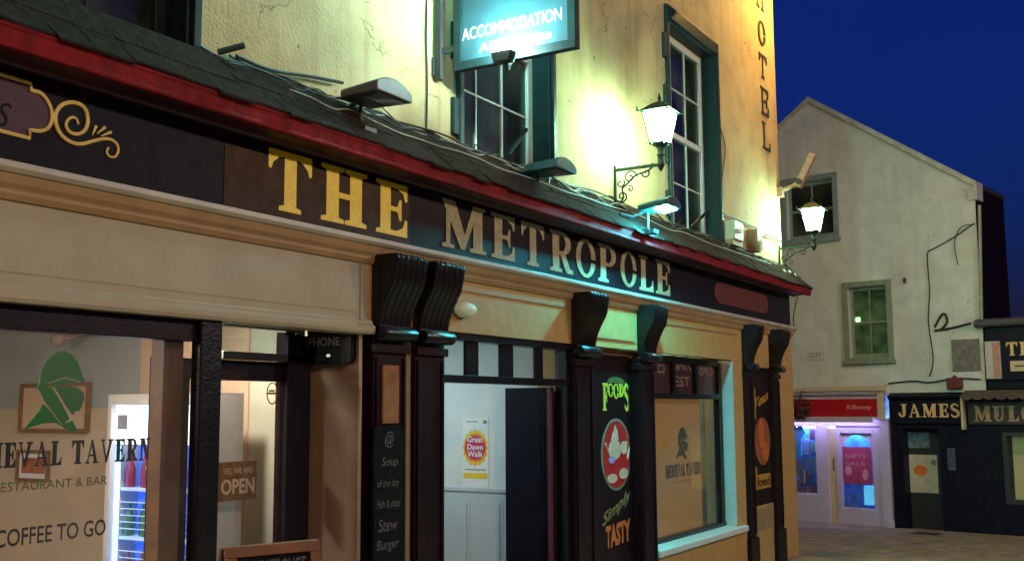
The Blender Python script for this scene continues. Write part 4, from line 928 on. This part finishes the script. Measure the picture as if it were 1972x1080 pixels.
m=MB(f_); m.box(.05,L-.05,-Hh+.15,-.05,.008,.02); cb=m.build('chalkboard',BOARD,ab)
m=MB(f_); sans(m,'CHATROUGE',.12,L-.07,-.14,-.07,.021,bold=.02); sans(m,'Lunch Specials',.15,L-.12,-.25,-.19,.021); m.build('chalk_writing',CHALK,cb)
fb=Fr(f_.o,f_.u,f_.n); fb.v=(Vector((0,0,1))+f_.n*.25).normalized()
m=MB(fb); m.box(0,.05,-Hh,-.01,-.05,-.015); m.box(L-.05,L,-Hh,-.01,-.05,-.015); m.box(.05,L-.05,-Hh*.6,-Hh*.6+.05,-.05,-.015); m.build('rear_leg',WOOD,ab,.005)

# ================================================================== GABLED HOUSE
gh=thing('gabled_house',FG(-.4,-.45,0),'pale rendered gable ended house with a purple shopfront across the street','house')
sL,sR=-3.75,2.83; apx=-.43; az=8.3; ez=6.03
ez_l=az-(apx-sL)*math.tan(R(34.5))
win=[(-1.03,.02,5.4,6.6),(.24,1.04,2.86,4.28)]
m=MB(FG); m.prism([(sL,Z0-.2),(sR,Z0-.2),(sR,ez),(apx,az),(sL,ez_l)],-1.7,-.3); core=m.build('rear_wall',RENDER,gh)
# front skin with window openings
m=MB(FG); wall_open(m,sL,sR,2.15,5.2,-.3,0,[win[1]]); m.build('front_wall',RENDER,gh)
m=MB(FG); wall_open(m,sL,sR,5.2,5.3,-.3,0,[]); 
# upper part: polygon pieces around upper window
(a0,a1,b0,b1)=win[0]
def topz(s): return az-abs(s-apx)*((az-ez)/(sR-apx) if s>apx else (az-ez_l)/(apx-sL))
m=MB(FG)
for (x0,x1) in ((sL,a0),(a0,apx),(apx,a1),(a1,sR)):
    inner=a0<=x0 and x1<=a1
    if inner:
        m.prism([(x0,5.2),(x1,5.2),(x1,b0),(x0,b0)],-.3,0); m.prism([(x0,b1),(x1,b1),(x1,topz(x1)),(x0,topz(x0))],-.3,0)
    else: m.prism([(x0,5.2),(x1,5.2),(x1,topz(x1)),(x0,topz(x0))],-.3,0)
m.build('gable_wall',RENDER,gh)
SHADED=mat('side_shade',(.012,.007,.016),.9,.4,16,.4,spec=0)  # shade on the unlit side wall, painted as a near-black sheet
m=MB(FG); m.prism([(-1.7,-.5),(-.28,-.5),(-.28,6.0),(-1.0,5.9),(-1.35,5.5),(-1.6,4.6),(-1.7,3.6)],0,.03) if False else m.box(sR,sR+.03,-.5,ez-.03,-1.66,-.02); m.build('side_shade',SHADED,gh)
# coping and roof
def slope_strip(mb,s0,s1,lo,hi,w0,w1):
    z=lambda s: topz(s)
    mb.prism([(s0,z(s0)+lo),(s1,z(s1)+lo),(s1,z(s1)+hi),(s0,z(s0)+hi)],w0,w1)
m=MB(FG); slope_strip(m,apx,sR+.05,-.02,.11,-.35,.06); slope_strip(m,sL-.05,apx,-.02,.11,-.35,.06); m.box(sR-.12,sR+.06,ez-.28,ez-.02,-.3,.06); m.build('coping',STONE,gh,.01)
m=MB(FG); slope_strip(m,apx,sR+.04,.0,.08,-1.75,-.36); slope_strip(m,sL-.04,apx,.0,.08,-1.75,-.36); m.build('roof',ROOFM,gh)
def sash(b,m_surround,ins,rows,label=None,glow=None):
    u0,u1,v0,v1=b
    s=MB(FG); t=.11
    s.box(u0-t,u0,v0-.05,v1+t,0,.05); s.box(u1,u1+t,v0-.05,v1+t,0,.05); s.box(u0,u1,v1,v1+t,0,.05); s.box(u0-t-.03,u1+t+.03,v0-.13,v0-.05,0,.09); s.box(u0,u1,v0-.05,v0,0,.05)
    W=s.build('window',m_surround,gh,.008)
    d=-.12; fr=MB(FG); fr.box(u0,u0+.06,v0,v1,d-.04,d); fr.box(u1-.06,u1,v0,v1,d-.04,d); fr.box(u0+.06,u1-.06,v0,v0+.08,d-.04,d); fr.box(u0+.06,u1-.06,v1-.07,v1,d-.04,d)
    mz=(v0+v1)/2; fr.box(u0+.06,u1-.06,mz-.025,mz+.025,d-.04,d+.006); mu=(u0+u1)/2; fr.box(mu-.015,mu+.015,v0+.08,mz-.025,d-.03,d-.004); fr.box(mu-.015,mu+.015,mz+.025,v1-.07,d-.03,d-.004)
    fr.build('frame',m_surround,W,.003)
    p=MB(FG); p.box(u0+.06,u1-.06,v0+.08,v1-.07,d-.022,d-.018); p.build('pane',GL if glow else GLD,W)
    if glow:
        p=MB(FG); p.box(u0,u1,v0,v1,-.29,-.27); p.build('room_lining',mat('green_room',(.02,.05,.03),.8,.4,5,0),W)
        p=MB(FG)
        def T(l): return [(u0+x*(u1-u0),v0+y*(v1-v0)) for x,y in l]
        p.box(u0+.02,u1-.02,v0+.02,v1-.02,-.27,-.262); p.build('curtain',mat('green_curtain',(.13,.22,.11),.8,.7,5,.2),W)
        p=MB(FG); p.box(u0+.05,u0+.13,mz,mz+.12,-.262,-.24); p.build('lamp',emi('green_bulb',(.4,1,.35),6),W)
    else:
        p=MB(FG); p.box(u0,u1,v0,v1,-.29,-.27); p.build('room_lining',INTDK,W)
sash(win[0],mat('teal_surround',(.2,.28,.28),.6,.15,8,.1),None,2); sash(win[1],OLIVE,None,2,glow=True)
# ---- purple shopfront (ground floor of the gabled house)
zg_=-.44
m=MB(FG); m.side([(0,2.12),(.08,2.12),(.12,2.18),(.16,2.2),(.16,2.26),(0,2.3)],-1.35,.97); m.build('shop_cornice',CREAMP,gh,.006)
m=MB(FG); m.box(sL,-1.3,-.6,2.15,-.3,0); m.build('front_wall',RENDER,gh)
m=MB(FG); m.box(.985,1.0,-.6,2.15,-.3,0); m.build('front_wall',RENDER,gh)
shop=MB(FG); sv=2.12
shop.box(-1.3,.9,1.98,2.12,-.1,.03); shop.box(.78,.98,-.6,1.66,-.1,.04); shop.box(.88,1.02,-.6,-.3,-.1,.09)
d0,d1=fg(1602,900)[0],fg(1696,900)[0]
shop.box(-1.3,.78,1.50,1.66,-.1,.03); shop.box(-1.3,d0-.28,-.6,.13,-.1,.03)
shop.box(d0-.32,d0-.06,.13,1.5,-.1,.03); shop.box(d0-.28,d0-.06,-.6,.13,-.1,.03)
sfm=shop.build('shopfront',LAV,gh,.006)
m=MB(FG); m.box(d0-.06,d0+.1,-.6,1.46,-.1,-.02); m.build('door_jamb',CREAMP,sfm)
g0,g1=fg(1620,900)[0],fg(1681,900)[0]; gzb=fg(1650,978)[1]
m=MB(FG); m.box(d0+.1,.78,-.6,gzb,-.1,.0); m.box(d0+.1,g0,gzb,1.5,-.1,0); m.box(g1,.78,gzb,1.5,-.1,0); m.box(g0,g1,1.36,1.5,-.1,0); dr_=m.build('door',LAV,sfm,.004)
m=MB(FG); m.box(g0,g1,gzb,1.36,-.06,-.055); m.build('pane',GL,dr_)
m=MB(FG); m.tube([(d0+.06,.62,0.0),(d0+.06,.62,.05),(d0+.06,.85,.05),(d0+.06,.85,0)],.012,6); m.build('handle',DGREY,dr_)
m=MB(FG); m.box(-1.3,d0-.32,.13,1.5,-.06,-.055); m.build('pane',GL,sfm)
m=MB(FG); P=ell((g0+g1)/2,1.06,(g1-g0)*.42,.27,14,0,180); m.prism([(g0,1.36),(g0,1.06)]+P[::-1]+[(g1,1.06),(g1,1.36)],-.052,-.048); m.build('arch_panel',LAV,dr_)
# shop room
m=MB(FG); m.box(-1.3,.78,-.5,1.9,-.295,-.29); 
BLR=mat('shop_backdrop',(.05,.2,.6),.7,.5,7,0)
m.build('shop_backdrop',BLR,sfm)
m=MB(FG); m.box(-1.25,.7,1.46,1.48,-.2,-.12); m.build('strip_light',emi('shop_blue_strip',(.2,.42,1),120),sfm)
m=MB(FG); m.box(-1.2,.7,1.645,1.655,.16,.22); m.build('frame_fill_light',emi('fill_lilac',(.55,.48,1),32),sfm)  # hidden lamp added to brighten the lavender frame
m=MB(FG); m.box(-1.25,.75,1.66,1.69,.03,.24); m.box(-1.25,.75,1.58,1.66,.225,.24); m.build('soffit',LAV,sfm,.004)
# window dressing
def item(name,pts,w,m_,label,cat,d=.03,group=None):
    mb=MB(FG); mb.prism(pts,w,w+d); return tag(mb.build(name,m_,None,.004),label,cat,group)
def G(l,w=-.15): return [fg(x,y,w) for x,y in l]
SKY=mat('bright_blue_cloth',(.02,.3,.7),.7,.1,9,0)
item('t_shirt',G([(1516,835),(1528,815),(1536,822),(1544,815),(1552,830),(1545,845),(1545,878),(1517,878)]),-.15,SKY,'bright blue t shirt hung high in the lit shop window','t shirt',.05)
cols=[((1560,822,1582,846),(.3,.05,.12),'dark red'),((1562,850,1582,870),(.2,.4,.35),'pale green'),((1556,880,1584,912),(.02,.2,.5),'blue'),((1520,885,1540,915),(.1,.12,.2),'dark blue'),((1545,938,1566,962),(.35,.04,.08),'crimson'),((1568,930,1586,960),(.05,.12,.3),'navy'),((1520,925,1540,960),(.12,.1,.3),'violet'),((1540,905,1556,930),(.15,.08,.2),'plum'),((1536,845,1556,875),(.3,.3,.5),'lilac')]
for k,((x0,y0,x1,y1),c,nm) in enumerate(cols):
    a=fg(x0,y1,-.17); b=fg(x1,y0,-.17); mb=MB(FG); mb.box(a[0],b[0],a[1],b[1],-.24,-.15-.008*k)
    o=mb.build('gift_box',mat('gift_%d'%k,c,.5,.35,25,0),None,.01); tag(o,nm+' boxed gift on display in the blue lit shop window','box','gifts in the shop window')
    mb=MB(FG); mm=(a[0]+b[0])/2; mb.box(mm-.015,mm+.015,a[1],b[1],-.15-.008*k,-.145-.008*k+.004); mb.build('ribbon',PAPER if k%2 else SKY,o)
sp_=fg(1519,916,-.12); mb=MB(FG); mb.lathe([(0,-.05),(.04,-.03),(.05,0),(.04,.03),(0,.05)],(sp_[0],sp_[1],-.12),12); tag(mb.build('display_lamp',emi('display_bulb',(.8,.9,1),4),smooth=True),'small bright lamp in the lower left of the blue lit shop window','lamp')
o,a,b,z0,z1=notice('poster',FG,1623,860,1679,931,-.05,PINK,'magenta poster on the glass door of the red signed shop','poster')
mb=MB(FG); hh=z1-z0
for v,t_ in ((.7,'GIFTS'),(.5,'SALE')): sans(mb,t_,a+.06,b-.12+.1*(v-.6),z0+hh*v,z0+hh*(v+.1),-.045)
mb.prism(ell(a+.12,z0+hh*.35,.07,.09,10),-.046,-.044); mb.prism(ell(b-.14,z0+hh*.25,.06,.11,10),-.046,-.044); mb.build('print',mat('pale_pink',(.6,.3,.4),.6,.3,15,0),o)
m=MB(FG); a,b=fg(1664,960,-.08)[0],fg(1680,960,-.08)[0]; z0,z1=fg(1670,972,-.08)[1],fg(1670,935,-.08)[1]; m.box(a,b,z0,z1,-.2,-.08); tag(m.build('display_case',emi('case_glow',(.1,.6,1),.9,(.2,.5,.8)),None,.01),'small glowing pale blue display case behind the shop door glass','display case')
# red shop sign
o,a,b,z0,z1=notice('shop_sign',FG,1526,768,1700,803,.06,REDS,'red shop sign with small pale lettering above the purple shopfront','sign')
mb=MB(FG); a2,b2=fg(1631,786,.065)[0],fg(1678,786,.065)[0]; sans(mb,'Kilkenny',a2,b2,fg(1655,790,.065)[1],fg(1655,779,.065)[1],.065,bold=.01); mb.build('lettering',mat('sign_pink',(.7,.35,.38),.5,.1,9,0),o)
mb=MB(FG); aa=fg(1690,785,.065)[0]; bb=fg(1703,785,.065)[0]; mb.box(aa,bb,fg(1697,808,.06)[1],fg(1697,752,.06)[1],.03,.1); mb.build('end_bracket',CREAMP,o,.01)
# hanging flower ball
hb=thing('hanging_basket',FG(-1.0,1.95,.25),'dark red hanging flower basket at the left end of the red shop sign','hanging basket')
cc=fg(1543,785,.3); mb=MB(FG); rr=random.Random(3)
for k in range(420):
    q=rr.uniform(0,6.28); t=rr.uniform(-1,1); r_=.19*rr.uniform(.7,1.05); s_=math.sqrt(1-t*t)
    c=Vector((cc[0]+r_*s_*math.cos(q),cc[1]+r_*t*1.15,.3+r_*s_*math.sin(q))); e=.026
    d1=Vector((rr.uniform(-1,1),rr.uniform(-1,1),rr.uniform(-1,1))).normalized()*e; d2=Vector((rr.uniform(-1,1),rr.uniform(-1,1),rr.uniform(-1,1))).normalized()*e
    mb.add([tuple(c-d1),tuple(c+d2),tuple(c+d1),tuple(c-d2)],[(0,1,2,3)])
mb.build('flowers',mat('basket_red',(.13,.02,.02),.7,.6,18,0),hb)
mb=MB(FG); mb.lathe([(.02,-.2),(.1,-.17),(.14,-.05),(.14,0)],(cc[0],cc[1],.3),14); mb.tube([(cc[0],cc[1]+.1,.3),(cc[0],2.2,.3)],.008,6); mb.tube([(cc[0],2.2,.3),(cc[0],2.2,.1)],.01,6); mb.build('basket',DGREY,hb)
# ---- JAMES shop (black)
js=thing('black_shopfront',FG(2.4,-.45,0),'black painted shopfront with gold capitals to the right of the purple shop','shop front')
m=MB(FG)
dj0,dj1=fg(1742,900)[0],fg(1812,900)[0]; dzt=fg(1775,825)[1]
wall_open(m,1.0,4.9,-.6,1.6,-.35,.02,[(dj0,dj1,-.6,dzt),(3.06,4.6,.12,1.42)]); m.build('wall',SHOPBLK,js)
m=MB(FG); m.box(1.02,2.44,1.56,2.02,.02,.08); m.side([(.02,2.02),(.12,2.02),(.16,2.06),(.16,2.1),(.02,2.12)],1.02,2.44); m.box(1.02,1.14,-.55,1.56,.02,.07); m.build('fascia',SHOPBLK,js,.006)
m=MB(FG); a,b=fg(1730,790,.08)[0],fg(1848,790,.08)[0]; slab_text(m,'JAMES',a,b,fg(1790,803,.08)[1],fg(1790,777,.08)[1],.08,.008,t=.26); m.build('lettering',GOLDL,js)
m=MB(FG); m.box(2.40,2.45,1.45,2.05,.0,.16); m.build('bracket',CREAMP,js,.01)
m=MB(FG); m.box(2.5,4.9,1.55,2.0,.02,.06); m.build('fascia',mat('board_brown',(.03,.018,.014),.5,.3,9,.05),js,.004)
m=MB(FG); a,b=fg(1876,795,.06)[0],fg(1990,795,.06)[0]; slab_text(m,'MULC',a,b,fg(1925,811,.06)[1],fg(1925,781,.06)[1],.06,.006,t=.3); m.build('lettering',mat('dull_gold',(.34,.22,.12),.6,.3,15,0),js)
# awning with scalloped edge
aw=MB(FG); x0,x1=2.46,4.9; zt_a,zb_a=2.18,2.06
aw.add([(x0,zt_a,.02),(x1,zt_a,.02),(x1,zb_a,.32),(x0,zb_a,.32),(x0,zt_a-.02,.02),(x1,zt_a-.02,.02),(x1,zb_a-.02,.32),(x0,zb_a-.02,.32)],[(0,1,2,3),(4,5,6,7),(0,1,5,4),(1,2,6,5),(3,0,4,7),(2,3,7,6)])
n=12
for k in range(n): c=x0+(x1-x0)*(k+.5)/n; P=ell(c,zb_a-.0,(x1-x0)/n/2,.06,8,180,360); aw.prism(P,.3,.325)
tag(aw.build('awning',mat('awning_brown',(.09,.06,.05),.8,.4,14,.2)),'folded brown scalloped awning above the letters MULC','awning')
# james door
m=MB(FG); m.box(dj0,dj1,-.45,dzt,-.3,-.26); jd=m.build('door',mat('door_black',(.02,.02,.024),.5,.3,9,.05),js)
def gq(px0,py0,px1,py1,w): 
    a,_=fg(px0,(py0+py1)/2,w); b,_=fg(px1,(py0+py1)/2,w); return a,b,fg((px0+px1)/2,py1,w)[1],fg((px0+px1)/2,py0,w)[1]
a,b,z0,z1=gq(1748,832,1790,862,-.25); m=MB(FG); m.box(a,b,z0,z1,-.26,-.25); m.build('fanlight',mat('fanlight_grey',(.16,.2,.24),.3,.5,10,0),jd)
a,b,z0,z1=gq(1747,875,1806,948,-.25); m=MB(FG); m.box(a,b,z0,z1,-.26,-.25); po=m.build('poster',mat('poster_cream',(.52,.46,.36),.6,.15,8,0)); tag(po,'cream poster with an orange blob on the black shop door','poster')
m=MB(FG); mx=fg(1773,905,-.25); m.prism(ell(mx[0],mx[1],.13,.1),-.25,-.246); m.build('print',ORG,po)
m=MB(FG); mx=fg(1798,890,-.25); m.prism(ell(mx[0],mx[1],.06,.06),-.25,-.246); m.build('print',GREY,po)
a,b,z0,z1=gq(1825,862,1840,905,.02); m=MB(FG); m.box(a,b,z0,z1,.02,.03); tag(m.build('notice',mat('grey_notice',(.06,.07,.1),.6,.5,20,0)),'dim notice fixed to the black wall right of the shop door','notice')
# james window
W4=(3.06,4.6,.12,1.42); m=MB(FG); m.box(3.06,3.14,.12,1.42,-.06,.0); m.box(3.14,4.6,.12,.2,-.06,0); m.box(3.14,4.6,1.34,1.42,-.06,0); wj=m.build('window',DGREY,js,.004)
m=MB(FG); m.box(3.2,4.6,.2,1.0,-.14,-.12); m.build('blind',emi('cream_blind',(.6,.42,.17),.14,(.6,.5,.3)),wj)
m=MB(FG); m.box(3.2,4.6,1.0,1.34,-.14,-.12); m.build('blind',emi('green_blind',(.22,.28,.1),.2,(.3,.36,.2)),wj)
m=MB(FG); m.box(3.14,4.6,.2,1.34,-.04,-.035); m.build('pane',GL,wj)
m=MB(FG); m.box(3.06,4.62,.1,1.44,-.34,-.3); m.build('room_lining',INTDK,wj)
# ---- dark upper building on the right with THE sign
tb=thing('dark_building',FG(4,-.45,-.5),'low dark building with a gutter at the right edge, next to the gabled house','building')
m=MB(FG); m.box(2.87,9.5,-.6,3.36,-6,-.36); m.box(2.87,9.5,2.2,3.36,-.36,.0); m.build('wall',SHOPBLK,tb)
m=MB(FG); m.box(4.9,9.5,-.6,2.2,-.36,0); m.build('lower_wall',SHOPBLK,tb)
m=MB(FG); m.side([(-6.2,3.40),(.12,3.34),(.16,3.38),(.16,3.46),(.0,3.50),(-6.2,3.55)],2.72,9.6); m.build('roof',mat('lead_grey',(.07,.065,.08),.7,.4,10,.4),tb,.01)
sgn=thing('upper_sign',FG(3.6,2.8,.02),'black sign board with gold capitals on the dark building at the right edge','sign')
m=MB(FG); m.box(2.95,5.2,2.35,3.32,.0,.03); m.build('board',SHOPBLK,sgn,.004)
m=MB(FG); a,b=fg(1938,675,.03)[0],fg(2010,675,.03)[0]; slab_text(m,'THE',a,b,fg(1960,684,.03)[1],fg(1960,658,.03)[1],.03,.006); m.build('lettering',GOLDL,sgn)
a,b,z0,z1=gq(1946,694,2000,714,.03); m=MB(FG); m.box(a,b,z0,z1,.03,.045); m.build('name_plate',mat('plate_cream',(.55,.42,.28),.6,.1,9,0),sgn)
m=MB(FG); m.box(a+.08,b-.1,(z0+z1)/2-.012,(z0+z1)/2+.012,.045,.048); m.build('plate_lettering',DGREY,sgn)
a,b,z0,z1=gq(1898,657,1927,729,.06); m=MB(FG); m.box(a,b,z0,z1,.03,.07); vs_=m.build('vertical_sign',mat('pink_white_board',(.5,.44,.44),.6,.15,14,0),None,.004); tag(vs_,'tall white and salmon vertical sign at the left end of the black board','sign')
m=MB(FG); m.box((a+b)/2,b-.01,z0+.02,z1-.02,.07,.074); m.build('stripe',mat('salmon',(.45,.22,.16),.6,.15,14,0),vs_)
# ---- bits on the gable wall
m=MB(FG); a,b,z0,z1=gq(1834,653,1888,714,0); m.box(a,b,z0,z1,0,.03); tag(m.build('wall_panel',mat('grey_panel',(.17,.15,.14),.8,.3,12,.1),None,.004),'square grey panel on the gable wall beside the black sign','panel')
a,b,z0,z1=gq(1555,675,1588,693,0); m=MB(FG); m.box(a,b,z0,z1,0,.015); sn=m.build('street_name_plate',mat('plate_white',(.5,.52,.56),.5,.1,9,0),None,.003); tag(sn,'small white street name plate on the gable wall above the shop','sign')
m=MB(FG); sans(m,'CITY',a+.06,b-.06,z0+.05,z1-.05,.016); m.build('lettering',DGREY,sn)
def gcable(l,r,label,m_=CABLE,w=.03):
    m=MB(FG); m.tube(catmull([(*fg(x,y,w),w) for x,y in l],5),r,6); tag(m.build('cable',m_,smooth=True),label,'cable','cables on the gable wall')
gcable([(1876,430),(1840,455),(1800,478),(1787,485),(1786,505),(1790,560),(1788,620),(1797,690),(1790,725)],.012,'cable dropping down the gable wall from the right corner')
gcable([(1876,432),(1850,438),(1838,470),(1845,510)],.008,'short loop of wire near the right corner of the gable')
gcable([(1800,630),(1812,608),(1820,605),(1824,620),(1812,634),(1800,636),(1830,632),(1870,622)],.022,'thick curled cable bracket low on the gable wall',CABLE)
gcable([(1710,738),(1760,733),(1790,736),(1838,728),(1888,730)],.014,'sagging cable above the black shop fascia')
gcable([(1540,555),(1528,610),(1532,640)],.01,'thin wire at the left of the gable wall behind the pub corner')
gcable([(1742,535),(1742,545)],.03,'small dark fixing on the gable wall beside the olive window')
ab_=fg(1838,738,.08); m=MB(FG); m.box(ab_[0]-.14,ab_[0]+.14,ab_[1]-.1,ab_[1]+.11,.0,.12); m.lathe([(.05,0),(.03,.04),(0,.05)],(ab_[0],ab_[1]+.11,.06),10); tag(m.build('alarm_bell',mat('alarm_red',(.12,.015,.015),.5,.2,9,0),None,.02),'dark red alarm box above the black shop fascia','alarm box')
gcable([(1886,395),(1888,500),(1890,615)],.03,'drainpipe down the right edge of the gable',mat('pipe_cream',(.3,.28,.22),.6,.2,9,0),.05)

# ================================================================== street lighting (unseen lamps along the street, behind and beside the camera)
def unseen_street_lamp(x,y,h,col,P,label):
    z0=gz(x); o=thing('unseen_street_lamp',(x,y,z0),label,'street lamp','unseen street lamps')
    m=MB(); m.tube([(x,z0,-y),(x,z0+1.2,-y),(x,z0+1.25,-y),(x,z0+h,-y)],[.08,.07,.05,.035],10); m.tube([(x,z0+h,-y),(x,z0+h+.15,-y-.0-.5)],.03,8); m.build('pole',DGREY,o)
    m=MB(); m.box(x-.14,x+.14,z0+h+.12,z0+h+.22,-y-1.0,-y-.45); m.build('lamp_head',GREY,o,.02)
    l=bpy.data.lights.new('unseen_street_light','POINT'); l.energy=P; l.color=col; l.shadow_soft_size=.12
    lo=bpy.data.objects.new('unseen_street_light',l); C.objects.link(lo); lo.parent=o; lo.location=(0,.75,h+.02)
    return o
unseen_street_lamp(1.0,-9.5,6.0,(1,.62,.3),1250,'unseen sodium street lamp behind the viewer, on the left')
unseen_street_lamp(14.5,-9.0,6.5,(1,.5,.13),800,'unseen sodium street lamp across the street, on the right')
unseen_street_lamp(14.0,-13,7.5,(.45,.8,1),1200,'unseen cool white lamp added across the street to light the gabled house')  # unseen lamp put in to cool the light on the gable
